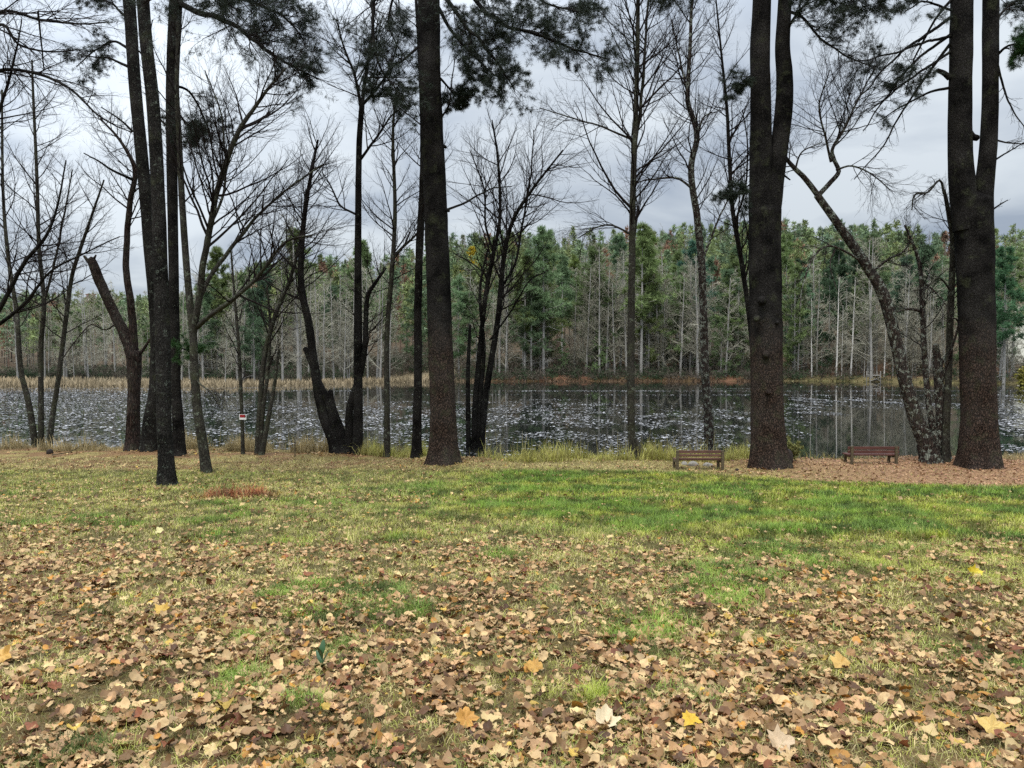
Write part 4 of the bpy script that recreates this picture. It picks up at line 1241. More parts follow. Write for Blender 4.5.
# 20 forked big pine on the right
near_tree("pine_tree", "huge pine dividing into two columns, at the right end of the bank", (978, 466), [
    dict(path=[(979, 469), (979, 440), (979, 410), (977, 335), (975, 260), (973, 200)], w=[36, 33, 32, 32, 34, 34], sides=36, ridge=.08),
    dict(path=[(967, 230), (961, 170), (960, 110), (961, 50), (962, 0), (963, -90)], w=[26, 22, 21, 20, 20], ground=False, sides=20, ridge=.07),
    dict(path=[(982, 232), (984, 190), (988, 150), (990, 110), (990.5, 50), (991, 0), (992, -90)], w=[21, 17, 16, 15, 14.5, 14.5, 14], ground=False, sides=20, ridge=.07),
    high_crown([(963, -90), (962, -210), (960, -370)]),
    high_crown([(991, -90), (996, -210), (1000, -350)]),
    dead_limb([(951, 17), (928, 34, -.6), (903, 51, -1), (878, 75, -1.5), (853, 105, -2)], [3.4, 1], 13, 1.0),
    dead_limb([(951, 34), (917, 60, -.4), (890, 92, -.8), (862, 130, -1.2)], [3.2, 1], 13, 1.0),
    dead_limb([(950, 44), (925, 78, .4), (905, 108, .8), (880, 150, 1.2), (853, 178, 1.6)], [3, .9], 13, .9),
    dead_limb([(951, 36), (920, 44, -1), (885, 55, -1.8), (848, 62, -2.4)], [3, .9], 12, .8),
    dead_limb([(951, 0), (935, 20, -.4), (915, 60, -.8), (905, 95, -1)], [3, .9], 12, .9),
    dead_limb([(949, 88), (930, 92, .3), (905, 105, .7), (880, 120, 1)], [3, .9], 10, .8),
    dict(path=[(950, 78), (944, 73), (937, 70)], w=[6, 4], kind="limb", ridge=.2),
    pine_limb([(950, 52), (912, 78, -.6), (888, 96, -1), (868, 112, -1.2)], [2.8, .9], 18, .9, dict(NEED, gap=.53)),
    pine_limb([(951, 10), (925, 2, -.6), (905, 12, -1)], [2.6, .9], 10, .7, dict(NEED, gap=.5)),
    pine_limb([(997, 55), (1010, 45, -.5), (1030, 46, -.9)], [3, 1], 16, .6, dict(NEED, bright=True, gap=.15)),
    pine_limb([(996, 20), (1010, 5, .4), (1030, -4, .8)], [3, 1], 14, .9, dict(NEED, gap=.45)),
    dead_limb([(998, 66), (1005, 92, -.3), (1012, 110, -.5), (1026, 128, -.8)], [2.4, .9], 8, .9),
    dead_limb([(996, 140), (1010, 143, -.4), (1030, 144, -.8)], [2, .8], 8, .8),
    dead_limb([(995, 160), (1008, 152, .4), (1030, 140, .8)], [2, .8], 8, .8),
    dead_limb([(992, 210), (1001, 204), (1008, 200)], [2, .8], 3, .4),
    dict(path=[(966, 128), (972, 136), (978, 138)], w=[8, 6], kind="limb"),
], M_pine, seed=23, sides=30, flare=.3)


# ------------------------------------------------------------------ benches
def box(V, F, c, s, rx=0.0, bev=0.006):
    """chamfered board"""
    hx, hy, hz = s[0] / 2, s[1] / 2, s[2] / 2
    b = min(bev, hx * .4, hy * .4, hz * .4)
    pts = []
    for sx in (-1, 1):
        for sy in (-1, 1):
            for sz in (-1, 1):
                pts += [(sx * (hx - b), sy * (hy - b), sz * hz), (sx * (hx - b), sy * hy, sz * (hz - b)), (sx * hx, sy * (hy - b), sz * (hz - b))]
    P = np.array(pts)
    import bmesh
    bm = bmesh.new()
    vs = [bm.verts.new(p) for p in P]
    bmesh.ops.convex_hull(bm, input=vs)
    bm.verts.ensure_lookup_table()
    P = np.array([v.co[:] for v in bm.verts])
    bm.verts.index_update()
    fs = [[v.index for v in f.verts] for f in bm.faces]
    bm.free()
    cr, sr = math.cos(rx), math.sin(rx)
    Q = P.copy(); Q[:, 1] = P[:, 1] * cr - P[:, 2] * sr; Q[:, 2] = P[:, 1] * sr + P[:, 2] * cr
    n = sum(len(v) for v in V)
    V.append(Q + np.array(c))
    F += [[i + n for i in f] for f in fs]


def boxes(name, mat, parent, items):
    V, F = [], []
    for it in items:
        box(V, F, *it)
    me = bpy.data.meshes.new(name)
    me.from_pydata(np.vstack(V).tolist(), [], F)
    me.materials.append(mat)
    me.update()
    return link(name, me, parent)


def wood(name, a, b, scale=6):
    m = NT(name)
    v = m.coords("Object", (0.6, 6, 6))
    nz = m.noise(v, scale, 5, 0.65)
    m.base(m.mix(m.ramp(nz, [(0.3, (0, 0, 0)), (0.72, (1, 1, 1))]), a, b), 0.75, 0.3)
    m.bump(nz, 0.4, 0.01)
    return m.m


W_brown = wood("weathered_brown_wood", (0.05, 0.025, 0.018), (0.17, 0.085, 0.06))
W_red = wood("red_stained_wood", (0.05, 0.018, 0.014), (0.125, 0.05, 0.037))
W_post = wood("greenish_post_wood", (0.05, 0.038, 0.022), (0.13, 0.10, 0.055))
W_grey = wood("silver_dock_wood", (0.16, 0.15, 0.13), (0.40, 0.37, 0.33), 3)


def bench(label, px0, px1, row, hgt, over, wood_m, post_m, slats):
    b = ground_at((px0 + px1) / 2, row)
    k = b[1] / FPX
    half = (px1 - px0) / 2 * k
    root = thing("park_bench", label, "bench", b)
    h = hgt * k
    pw = 0.075
    def gl(x, y): return float(gz(b[0] + x, b[1] + y)) - b[2] - 0.06
    for s in (-1, 1):
        x = s * (half - pw / 2)
        boxes("back_post", post_m, root, [((x, 0, (h + gl(x, 0)) / 2), (pw, .07, h - gl(x, 0)))])
        boxes("front_leg", post_m, root, [((x, .46, (h * .5 + gl(x, .46)) / 2), (pw, .07, h * .5 - gl(x, .46)))])
        boxes("seat_bearer", post_m, root, [((x, .23, h * .47 - .035), (pw * .8, .39, .07))])
    wid = 2 * half + 2 * over
    boxes("backrest", wood_m, root, [((0, .052, h * z), (wid, .032, h * t)) for z, t in slats])
    boxes("seat", wood_m, root, [((0, .09 + .105 * i, h * .47 + .018), (wid, .085, .034)) for i in range(4)])
    return root


bench("brown slatted bench seen from behind, set before the crooked lichened tree", 676, 724, 470, 19.6, -0.012, W_brown, W_post, [(.92, .15), (.735, .13), (.565, .09)])
bench("dark red bench seen from behind with boards overhanging its posts, under the leaning tree", 850.5, 897.5, 464, 18.2, 0.07, W_red, W_post, [(.87, .17), (.665, .15), (.49, .08)])


# ------------------------------------------------------------------ small things on the bank
def rock_mesh(name, size, mat, seed):
    import bmesh
    bm = bmesh.new()
    bmesh.ops.create_icosphere(bm, subdivisions=3, radius=1)
    g = np.random.default_rng(seed)
    o = g.random(3) * 20
    for v in bm.verts:
        c = np.array(v.co[:])
        k = 1 + 0.45 * (float(fbm(np.array(c[0] * 1.3 + o[0]), np.array(c[1] * 1.3 + c[2] + o[1]), seed, 3)) - 0.5)
        v.co = Vector(c * k * np.array(size))
    me = bpy.data.meshes.new(name)
    bm.to_mesh(me); bm.free()
    for p in me.polygons: p.use_smooth = True
    me.materials.append(mat)
    return me


m_ = NT("field_stone")
M_stone = m_.base(m_.mix(m_.noise(m_.coords("Object"), 9, 5, .65), (0.10, 0.09, 0.08), (0.33, 0.305, 0.26)), 0.9, 0.2)
m_ = NT("black_wood")
M_blackwood = m_.base(m_.mix(m_.noise(m_.coords("Object"), 14, 5, .65), (0.010, 0.008, 0.007), (0.045, 0.035, 0.028)), 0.9, 0.2)  # near-black mottled wood tone
for (px, py, sx, sz, lab) in ((687, 467, .10, .09, "small pale stone under the left end of the brown bench"),
                              (696, 467.5, .17, .13, "largest pale stone under the middle of the brown bench"),
                              (711, 468, .15, .09, "flat pale stone under the right half of the brown bench")):
    b = ground_at(px, py)
    o = link("field_stone", rock_mesh("field_stone", (sx, sx * .8, sz), M_stone, int(px)), None, (b[0], b[1] + .35, b[2] + .02))
    tag(o, lab, "stone")
for (px, py, sx, sz, lab) in ((50, 454, .11, .12, "small black chunk of wood on the bank by the three-stemmed tree"),
                              (788, 463, .16, .30, "black stump tucked against the twin-topped pine"),
                              (737, 471, .06, .05, "small dark clod on the leaf litter just right of the brown bench")):
    b = ground_at(px, py)
    o = link("stump" if sz > .2 else "wood_chunk", rock_mesh("stump", (sx, sx, sz), M_blackwood, int(px)), None, (b[0], b[1], b[2] + sz * .4))
    tag(o, lab, "stump" if sz > .2 else "wood")


def leafy_shrub(name, label, base, h, spread, colr, n_stem, seed, Y=None, leaf=.05, cat="shrub", group=None):
    g = np.random.default_rng(seed)
    b = np.array(base, float)
    root = thing(name, label, cat, b, group)
    T = Tubes()
    N = n_stem
    az = g.random(N) * 6.283
    st = np.zeros((N, 6, 3)); d = norm(np.stack([np.cos(az) * .5, np.sin(az) * .5, np.ones(N)], -1))
    ln = h * (.6 + .5 * g.random(N))
    for i in range(1, 6):
        st[:, i] = st[:, i - 1] + d * (ln / 5)[:, None] * np.array([spread, spread, 1])
        d = norm(d + g.normal(0, .2, (N, 3)))
    r = np.linspace(.012, .004, 6)[None].repeat(N, 0) * h
    T.add(st, r, 4)
    P2, r2, _ = sprout(st, r, 6, .2, 1, h * .4, (30, 70), .05, .15, 4, .7, .4, .4, .003 * h, g=g)
    T.add(P2, r2, 3)
    link("stems", T.mesh("stems", M_twig), root).name = "stem"
    pos, _, _, _ = interp_path(P2, .2 + .8 * g.random((len(P2), 9)))
    pos = pos.reshape(-1, 3)
    V, F = tuft_fan(pos, np.full(len(pos), leaf * 1.6), 3, .7, g)
    cc = np.array(colr) * (.6 + .8 * g.random((len(pos), 1)))
    o = link("foliage", raw_mesh("foliage", V, [F], M_grass, np.repeat(cc, 9, 0), False), root)
    return root


b = ground_at(796, 463)
leafy_shrub("bank_shrub", "small yellow-green leafy shrub sprouting beside the black stump", (b[0], b[1] + .4, b[2]), .62, .8, (.26, .26, .09), 12, 5)

# fallen stick, stake, sign, sprig
b = ground_at(52, 455)
T = Tubes()
pp = resample([np.append(ground_at(52, 456) + [0, 0, .03], .018), np.append(ground_at(70, 455) + [0, 0, .10], .014), np.append(ground_at(84, 451) + [0, 0, .16], .008), np.append(ground_at(92, 447) + [0, 0, .12], .005)], 16)
T.add(pp[:, :3], pp[:, 3], 6, cap=True)
tag(link("fallen_branch", T.mesh("fallen_branch", M_green, b), None, b), "thin curved dead branch lying on the bank beside the three-stemmed tree", "branch")
b = ground_at(295, 457)
boxes("wooden_stake", W_post, None, [((0, 0, .22), (.035, .035, .56))]).location = [float(q) for q in b]
tag(bpy.data.objects["wooden_stake"], "short thin wooden stake in the bank grass, left of the dark clump tree", "stake")

sap = at(242.6, 416.5, 0)
b0 = ground_at(243, 454)
c = at(242.8, 416.8, b0[1] - 0.075)
root = thing("warning_sign", "small white sign with a red panel nailed to the thin sapling", "sign", c)
M_white = NT("sign_white").base((0.72, 0.72, 0.70), 0.5, 0.4)
M_red = NT("sign_red").base((0.30, 0.012, 0.016), 0.5, 0.4)
M_black = NT("sign_black").base((0.02, 0.012, 0.014), 0.5, 0.4)
boxes("plate", M_white, root, [((0, 0, -.008), (.24, .008, .185))])
boxes("red_panel", M_red, root, [((0, -.006, .024), (.195, .006, .095))])
boxes("dark_panel", M_black, root, [((.083, -.0105, .024), (.03, .004, .094))])

# dark green sprig in the lawn
b = ground_at(322, 676)
root = thing("green_sprig", "dark green upright sprig of broad leaves poking from the leaf litter", "plant", b)
M_sprig = NT("sprig_leaf").base((0.035, 0.085, 0.03), 0.35, 0.5)
Tsp = Tubes()
Tsp.add(np.array([[0, 0, -.02], [.005, 0, .05], [0, .005, .11]]), np.array([.003, .0025, .002]), 5)
link("stem", Tsp.mesh("stem", M_sprig), root)
for i, (az, el, ln, z) in enumerate(((0.3, 1.2, .10, .05), (2.4, 1.0, .09, .06), (4.2, 1.25, .095, .09), (5.4, .8, .08, .04), (1.4, 1.35, .09, .11))):
    t = np.linspace(0, 1, 7); w = np.sin(t * math.pi) ** .8 * .018
    d = np.array([math.cos(az) * math.cos(el), math.sin(az) * math.cos(el), math.sin(el)])
    s = np.array([-math.sin(az), math.cos(az), 0]); nn = np.cross(d, s)
    mid = np.array([0, 0, z]) + d * ln * t[:, None] - nn * .012 * (t ** 2)[:, None]
    V = np.vstack([mid + s * w[:, None] + nn * w[:, None] * .35, mid, mid - s * w[:, None] + nn * w[:, None] * .35])
    j = np.arange(6)
    F = np.vstack([np.stack([j, j + 1, j + 8, j + 7], -1), np.stack([j + 7, j + 8, j + 15, j + 14], -1)])
    link("leaf_blade", raw_mesh("leaf_blade", V, [F], M_sprig), root)


# ------------------------------------------------------------------ far woods
def far_bare(seed, H, dense=1.0):
    g = np.random.default_rng(seed)
    n = 10
    lean = g.normal(0, .03, 2)
    z = np.linspace(-.3, H, n)
    P = np.stack([lean[0] * z + .12 * g.normal(size=n).cumsum() * .35, lean[1] * z + .12 * g.normal(size=n).cumsum() * .35, z], -1)
    r = np.linspace(.15, .03, n) * H / 14 * g.uniform(.8, 1.3)
    T = Tubes(); T.add(P, r, 6)
    C = Tubes()
    P1, r1, l1 = sprout(P[None], r[None], int(34 * dense), .12, .99, H * .24, (35, 75), .08, .16, 6, .5, .3, .55, .026, g=g)
    C.add(P1, r1, 3)
    P2, r2, l2 = sprout(P1, r1, 7, .2, .98, l1 * .6, (25, 65), .06, .14, 4, .7, .4, .45, .016, g=g)
    C.add(P2, r2, 3)
    P3, r3, l3 = sprout(P2, r2, 5, .25, .98, l2 * .65, (25, 60), .05, .14, 3, .8, .6, .4, .012, g=g)
    C.add(P3, r3, 3)
    return T.mesh("trunk", M_farbark), C.mesh("crown", M_fartwig)


def far_pine(seed, H, low=.3, width=.22):
    g = np.random.default_rng(seed)
    n = 8
    z = np.linspace(-.3, H, n)
    P = np.stack([.02 * g.normal(size=n).cumsum(), .02 * g.normal(size=n).cumsum(), z], -1)
    r = np.linspace(.19, .02, n) * H / 16
    T = Tubes(); T.add(P, r, 6)
    dead, dr, _ = sprout(P[None], r[None], 16, .08, low + .1, H * .13, (70, 100), -.03, .12, 4, .3, .3, 0, .014, g=g)
    T.add(dead, dr, 3)
    k = int(40 + 16 * g.random())
    P1, r1, l1 = sprout(P[None], r[None], k, low, .985, H * width, (66, 98), .05, .07, 6, .4, .3, .0, .015, g=g)
    # taper the crown's outline irregularly: shorter boughs near the top
    t = (P1[:, 0, 2] / H - low) / (1 - low)
    f = np.clip((1.05 - t) ** .75 * (.55 + .75 * g.random(len(t))) * np.minimum(1, .55 + t * 3), .06, 1.2)
    P1 = P1[:, :1] + (P1 - P1[:, :1]) * f[:, None, None]
    T.add(P1, r1, 3)
    P2, r2, l2 = sprout(P1, r1, 5, .3, .98, np.maximum(l1 * f * .45, .25), (35, 70), .05, .1, 3, .6, .5, .35, .01, flat=.7, g=g)
    pos, ax = [], []
    for PP, kk in ((P1, 4), (P2, 4)):
        p, a, _, _ = interp_path(PP, .3 + .7 * g.random((len(PP), kk)))
        pos.append(p.reshape(-1, 3)); ax.append(a.reshape(-1, 3))
    pos, ax = np.vstack(pos), np.vstack(ax)
    V, F = tuft_fan(pos, np.full(len(pos), .55 * H / 15), 6, .17, g, .35, ax)
    return T.mesh("trunk", M_farbark), raw_mesh("crown", V, [F], M_farneedle, None, False)


BARE = [far_bare(300 + i, h, d) for i, (h, d) in enumerate(((15, 1), (13, 1.1), (16.5, .8), (12, 1.2), (14, .7), (9, 1.2)))]
PINES = [far_pine(400 + i, h, lo, w) for i, (h, lo, w) in enumerate(((17, .34, .2), (15, .22, .23), (19, .40, .18), (13, .12, .24), (16, .3, .22), (7, .03, .26)))]
COVER = [("the three-stemmed tree", 41), ("the broken snag", 133), ("the pine cluster", 168), ("the forked slim tree", 203), ("the red sign sapling", 241), ("the pale multi-stem", 262),
         ("the dark clump", 350), ("the slim mossy tree", 387), ("the thick middle pine", 442), ("the thin dark stems", 480), ("the tall slim tree", 632), ("the lichened tree", 705),
         ("the twin-topped pine", 767), ("the leaning tree", 905), ("the forked big pine", 978)]


def gap_of(px):
    if px < 41: return "left of three-stemmed tree"
    if px >= 978: return "right of forked big pine"
    for (a, x0), (b_, x1) in zip(COVER, COVER[1:]):
        if x0 <= px < x1:
            return f"between {a} and {b_}".replace("the ", "")


ORD = ["first", "second", "third", "fourth", "fifth", "sixth", "seventh", "eighth", "ninth", "tenth", "eleventh", "twelfth"]


def place_far(kind, meshes, spots, g):
    for (x, y, var, s, rz, colr, lab, grp, nm, cat) in spots:
        z = float(gz(x, y))
        root = thing(nm, lab, cat, (x, y, z), grp, rz)
        root.scale = (s, s, s)
        tr, cr = meshes[var]
        a = link("trunk", tr, root)
        if nm == "dead_tree":
            a.material_slots[0].link = 'OBJECT'; a.material_slots[0].material = M_deadwood
            root.scale = (s * .9, s * .9, s)
        c_ = link("crown", cr, root)
        c_.color = (*colr, 1)


def far_row():
    g = np.random.default_rng(55)
    spots_b, spots_p = [], []
    # bare pale trees at the water's edge
    pxs = np.sort(np.concatenate([g.uniform(0, 1030, 72), g.uniform(490, 770, 26), g.uniform(800, 930, 9)]))
    rec = []
    for px in pxs:
        base_y = float(far_shore(np.array((px - 512) / FPX * 120)))
        off = g.uniform(2, 9) if px > 420 else g.uniform(52, 66) - 44 * smooth(110, 280, px)
        y = base_y + off
        x = (px - 512) / FPX * y
        y = float(far_shore(np.array(x))) + off
        rec.append(("b", float((x / y) * FPX + 512), x, y))
    pxs = np.sort(np.concatenate([g.uniform(0, 1030, 30), g.uniform(500, 780, 14)]))
    for px in pxs:
        off = g.uniform(3, 12) if px > 420 else g.uniform(56, 72) - 44 * smooth(110, 280, px)
        x = (px - 512) / FPX * 125
        y = float(far_shore(np.array(x))) + off
        rec.append(("p", float((x / y) * FPX + 512), x, y))
    rec.sort(key=lambda r: r[1])
    count = {}
    tot = {}
    for k, px, x, y in rec:
        tot[(k, gap_of(px))] = tot.get((k, gap_of(px)), 0) + 1
    for k, px, x, y in rec:
        gp = gap_of(px)
        i = count.get((k, gp), 0); count[(k, gp)] = i + 1
        what = "pale bare tree" if k == "b" else "green pine"
        if tot[(k, gp)] == 1:
            lab = f"only {what} at far shore's edge {gp}"
        else:
            lab = f"{ORD[i] if i < 12 else 'last'} {what} at far shore's edge {gp}"
        if k == "b":
            s = g.uniform(.9, 1.5)
            spots_b.append((x, y, int(g.integers(0, 6)), s, g.uniform(0, 6.28), (1, 1, 1), lab, "bare trees along the far shore", "bare_tree", "tree"))
        else:
            h = g.random()
            colr = np.array([0.15, 0.23, 0.11]) * g.uniform(.65, 1.4) + np.array([.06, .045, -.01]) * h + np.array([0, .012, .035]) * (1 - h)
            v = int(g.integers(0, 6))
            spots_p.append((x, y, v, (g.uniform(.85, 1.5) if px > 420 else g.uniform(.6, 1.0)), g.uniform(0, 6.28), tuple(float(q) for q in colr), lab, "pines along the far shore", "pine_tree", "tree"))
    # second row, nothing tells them apart within a gap
    for q in range(120):
        px = g.uniform(-10, 1034)
        off = g.uniform(14, 36) if px > 420 else g.uniform(70, 90) - 44 * smooth(110, 280, px)
        x = (px - 512) / FPX * 145
        y = float(far_shore(np.array(x))) + off
        pxx = x / y * FPX + 512
        if pxx > 985: continue
        gp = gap_of(pxx)
        if g.random() < .36:
            h = g.random()
            colr = np.array([0.15, 0.23, 0.11]) * g.uniform(.65, 1.4) + np.array([.06, .045, -.01]) * h + np.array([0, .012, .035]) * (1 - h)
            spots_p.append((x, y, int(g.integers(0, 5)), g.uniform(.95, 1.45), g.uniform(0, 6.28), tuple(float(v) for v in colr), f"green pine behind shore trees {gp}", f"second row pines {gp}", "pine_tree", "tree"))
        else:
            spots_b.append((x, y, int(g.integers(0, 5)), g.uniform(.9, 1.4), g.uniform(0, 6.28), (1, 1, 1), f"grey bare tree behind shore trees {gp}", f"second row bare trees {gp}", "bare_tree", "tree"))
    # trees that stand out by colour
    far = lambda px, y: ((px - 512) / FPX * y, y)
    for px, y, v, s, colr, lab in (
            (474, 205, 4, 1.0, (.62, .48, .05), "bright yellow tree high on the far slope beside the thick middle pine"),
            (673, 215, 1, 1.1, (.34, .17, .10), "rust coloured tree on the far slope's skyline, left of the crooked lichened tree"),
            (604, 195, 3, 1.25, (.36, .19, .11), "rust coloured tree on the far slope, left of the tall slim tree"),
            (648, 150, 2, 1.25, (.16, .25, .06), "tall bright green pine on the far slope, right of the tall slim tree"),
            (695, 140, 0, 1.35, (.09, .19, .13), "tall blue-green pine on the far slope behind the crooked lichened tree"),
            (575, 165, 1, 1.2, (.20, .26, .07), "light green pine on the far slope, well left of the tall slim tree"),
            (1004, 112, 4, 1.25, (.10, .21, .10), "big layered green pine on the far shore, right of the forked big pine"),
            (264, 200, 1, 1.0, (.26, .14, .105), "dull pink-brown tree on the far slope above the pale multi-stem tree")):
        x, y = far(px, y)
        spots_p.append((x, y, v, s, g.uniform(0, 6.28), colr, lab, None, "pine_tree" if "pine on" in lab else "autumn_tree", "tree"))
    for px, off, v, s, lab in ((812, 2.5, 4, .95, "thinner white dead trunk nearest the twin-topped pine, across the water"),
                               (836, 1.6, 2, 1.0, "brightest white dead trunk across the water, behind the gap left of the red bench"),
                               (842, 3.0, 1, .9, "slanting white dead trunk beside the brightest one across the water"),
                               (851, 2.2, 4, 1.15, "tall white dead trunk right of the brightest one across the water"),
                               (884, 3.0, 2, .8, "slim white dead trunk across the water right of the small platform")):
        x = (px - 512) / FPX * 122; y = float(far_shore(np.array(x))) + off
        spots_b.append((px / 1e6 + x * y / 122 * 1.0, y, v, s, g.uniform(0, 6.28), (1, 1, 1), lab, None, "dead_tree", "tree"))
    for px, off, v, s in ((795, 9, 1, 1.1), (806, 13, 3, 1.2), (822, 8, 5, 1.3), (829, 15, 1, 1.2), (846, 11, 3, 1.25), (858, 17, 4, 1.15), (801, 20, 0, 1.1), (838, 23, 2, 1.1), (868, 24, 1, 1.1), (905, 22, 3, 1.2), (925, 18, 1, 1.0)):
        x = (px - 512) / FPX * 130; y = float(far_shore(np.array(x))) + off
        h = g.random()
        spots_p.append((x * y / 130, y, v, s, g.uniform(0, 6.28), tuple(float(q) for q in np.array([.09, .15, .08]) * g.uniform(.6, 1.2)), "dark green pine across the water behind the white dead trunks", "dark pines behind the white dead trunks", "pine_tree", "tree"))
    place_far("b", BARE, spots_b, g)
    place_far("p", PINES, spots_p, g)


far_row()


def hill_woods():
    """the mass of woods on the slope and the ridge behind: nobody could count it"""
    g = np.random.default_rng(77)

    def lod_pine(seed):
        q = np.random.default_rng(seed)
        H = 15.0
        k = 40
        t = np.sort(q.random(k)); zz = H * (.25 + .74 * t)
        az = q.random(k) * 6.283
        L = H * .26 * np.clip((1.04 - t), .05, 1) ** .8 * (.5 + .8 * q.random(k))
        pts = []
        for j in (.35, .7, 1.0):
            pts.append(np.stack([np.cos(az) * L * j, np.sin(az) * L * j, zz + .12 * L * j], -1))
        pts.append(np.stack([0 * az, 0 * az, zz], -1))
        pos = np.vstack(pts) + q.normal(0, .15, (4 * k, 3))
        V, F = tuft_fan(pos, np.full(len(pos), .9), 4, .30, q, .3)
        T = np.array([[-.12, 0, -.5], [.12, 0, -.5], [0, .04, H], [0, -.12, -.5], [0, .12, -.5]])
        n = len(V)
        return np.vstack([V, T]), np.vstack([F, [[n, n + 1, n + 2], [n + 3, n + 4, n + 2]]]), np.concatenate([np.zeros(n), np.ones(5)])

    def lod_bare(seed):
        q = np.random.default_rng(seed)
        H = 14.0
        P = np.stack([q.normal(0, .06, 6).cumsum(), q.normal(0, .06, 6).cumsum(), np.linspace(-.4, H, 6)], -1)
        r = np.linspace(.16, .03, 6)
        T = Tubes(); T.add(P, r, 3)
        P1, r1, l1 = sprout(P[None], r[None], 16, .25, .99, H * .26, (30, 65), .10, .15, 4, .5, .3, .55, .03, g=q)
        T.add(P1, r1, 3)
        P2, r2, l2 = sprout(P1, r1, 6, .2, .98, l1 * .5, (25, 60), .08, .15, 3, .7, .5, .4, .028, g=q)
        c = sum(len(v) for v in T.v)
        V1 = np.vstack(T.v); F1 = np.vstack(T.f)
        tri = np.vstack([F1[:, [0, 1, 2]], F1[:, [0, 2, 3]]])
        # twigs as slivers
        a, b_, e = P2[:, 0], P2[:, 0] + np.array([.05, .03, .03]), P2[:, -1]
        V2 = np.stack([a, b_, e], 1).reshape(-1, 3); F2 = np.arange(len(V2)).reshape(-1, 3) + c
        return np.vstack([V1, V2]), np.vstack([tri, F2]), np.ones(len(V1) + len(V2))

    tp = [lod_pine(500 + i) for i in range(5)]
    tb = [lod_bare(520 + i) for i in range(5)]
    N = 3300
    Y = np.sqrt(g.random(N) * (330.0 ** 2 - 140.0 ** 2) + 140.0 ** 2)
    X = (g.random(N) * 2 - 1) * .80 * Y
    px = X / Y * FPX + 512
    t = Y - far_shore(X)
    first = np.where(px > 420, 26, 84 - 46 * smooth(110, 280, px))
    ok = t > first
    # a sparser clearing of leaf-strewn slope behind the far bench
    clear = (px > 815) & (px < 1000) & (t < 62)
    ok &= ~(clear & (px > 865) & (g.random(N) < .55))
    ok &= ~((px > 990) & (Y < 205))
    X, Y, px = X[ok], Y[ok], px[ok]
    n2 = 900
    X2 = -60 - 330 * g.random(n2); Y2 = 330 + 130 * g.random(n2)
    X = np.append(X, X2); Y = np.append(Y, Y2)
    Z = gz(X, Y)
    V, F, C, n = [], [], [], 0
    for i in range(len(X)):
        f = float(vn(X[i] * .03, Y[i] * .03, 8))
        pine = g.random() < .36 + .34 * (f > .52)
        tv, tf, tt = (tp if pine else tb)[int(g.integers(0, 5))]
        s = g.uniform(.65, 1.15) * (1 if pine else 1.0)
        a = g.random() * 6.283
        ca, sa = math.cos(a) * s, math.sin(a) * s
        W = np.column_stack([tv[:, 0] * ca - tv[:, 1] * sa + X[i], tv[:, 0] * sa + tv[:, 1] * ca + Y[i], tv[:, 2] * s + Z[i]])
        if pine:
            h = g.random()
            c = np.array([0.165, 0.23, 0.115]) * g.uniform(.65, 1.35) + np.array([.07, .045, -.01]) * h + np.array([0, .01, .03]) * (1 - h)
            if g.random() < .09: c = np.array([.29, .17, .11]) * g.uniform(.7, 1.2)
            bark = np.array([.10, .09, .08])
        else:
            bark = np.array([.29, .265, .215]) * g.uniform(.75, 1.2)
            if g.random() < (.5 if -.42 < X[i] / Y[i] < -.1 else .14): bark = np.array([.27, .175, .135])
            c = bark
        V.append(W); F.append(tf + n); C.append(np.where(tt[:, None] > .5, bark, c)); n += len(W)
    o = link("hill_woods", raw_mesh("hill_woods", np.vstack(V), [np.vstack(F)], M_stufftree, np.vstack(C), False))
    tag(o, "mixed pine and bare grey woods covering the far slope", "woods", None, "stuff")
    # underbrush along the far shore
    n = 3000
    X = -110 + 215 * g.random(n); t = np.where(X < -10, 58 - 40 * smooth(-75, -25, X), .3) + 22 * g.random(n) ** 1.3
    Y = far_shore(X) + t
    ok = ~((X > 48) & (t < 30) & (g.random(n) < .6))
    X, Y = X[ok], Y[ok]; n = len(X)
    k = 26
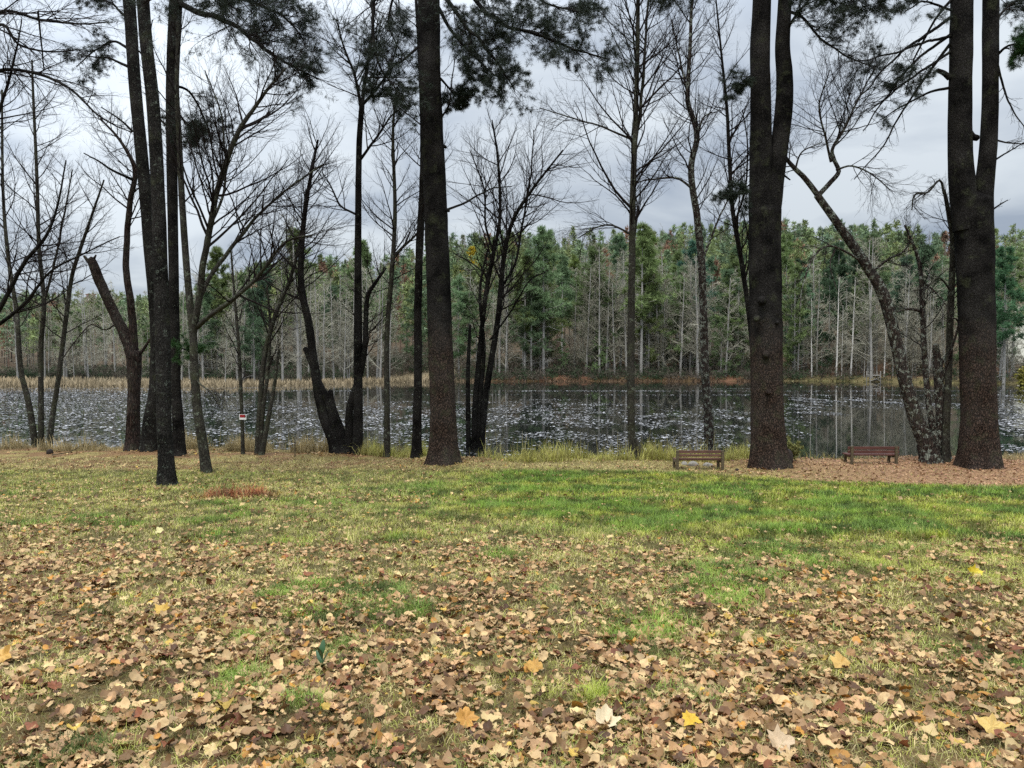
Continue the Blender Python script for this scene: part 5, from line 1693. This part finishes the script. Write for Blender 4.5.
    pos = np.stack([X[:, None] + g.normal(0, .7, (n, k)), Y[:, None] + g.normal(0, .7, (n, k)), gz(X, Y)[:, None] + .1 + np.abs(g.normal(0, .7, (n, k)))], -1)
    V, F = tuft_fan(pos.reshape(-1, 3), np.full(n * k, .75), 3, .10, g, .6)
    cc = np.array([.13, .11, .085])[None] * g.uniform(.6, 1.2, (n, 1))
    gmask = g.random(n) < .38
    cc[gmask] = np.array([.05, .085, .04]) * g.uniform(.7, 1.2, (gmask.sum(), 1))
    o = link("shore_undergrowth", raw_mesh("shore_undergrowth", V, [F], M_stufftree, np.repeat(cc, k * 9, 0), False))
    tag(o, "grey brush and small evergreens under the far shore trees", "undergrowth", None, "stuff")


hill_woods()

# ------------------------------------------------------------------ far shore odds and ends
Y = float(far_shore(np.array(56.0))) - 1.0
b = at(873.5, 381, Y); b[2] = WATER
root = thing("wooden_platform", "little weathered wooden platform on crossed legs at the far water's edge", "dock", b)
boxes("deck", W_grey, root, [((0, 0, 1.05), (1.75, 1.2, .16))])
for sx in (-1, 1):
    for sy in (-1, 1):
        boxes("leg", W_grey, root, [((sx * .82, sy * .62, .72), (.13, .11, 2.0))])
br = boxes("brace", W_grey, root, [((0, 0, 0), (1.7, .07, .09))]); br.location = (0, -.70, .5); br.rotation_euler = (0, .38, 0)
br = boxes("brace", W_grey, root, [((0, 0, 0), (1.7, .07, .09))]); br.location = (0, -.78, .5); br.rotation_euler = (0, -.38, 0)
for px, py, sx, sz, lab in ((1018, 386, .8, .5, "pale boulder at the far waterline, right of the forked big pine"), (1015, 364, 1.2, .6, "pale boulder higher on the far bank, above the waterline boulder")):
    Y = 105.0 if py > 380 else 122.0
    p = at(px, py, Y)
    o = link("boulder", rock_mesh("boulder", (sx, sx, sz), NT("pale_rock").base((.24, .22, .20), .9, .05), px), None, (p[0], Y, float(gz(p[0], Y)) + .2))
    tag(o, lab, "boulder")
p = at(1024, 380, 106)
leafy_shrub("yellow_shrub", "yellow-leaved shrub by the pale boulders on the far bank", (p[0], 106, float(gz(p[0], 106))), 3.2, .5, (.36, .33, .08), 10, 9, leaf=.2)
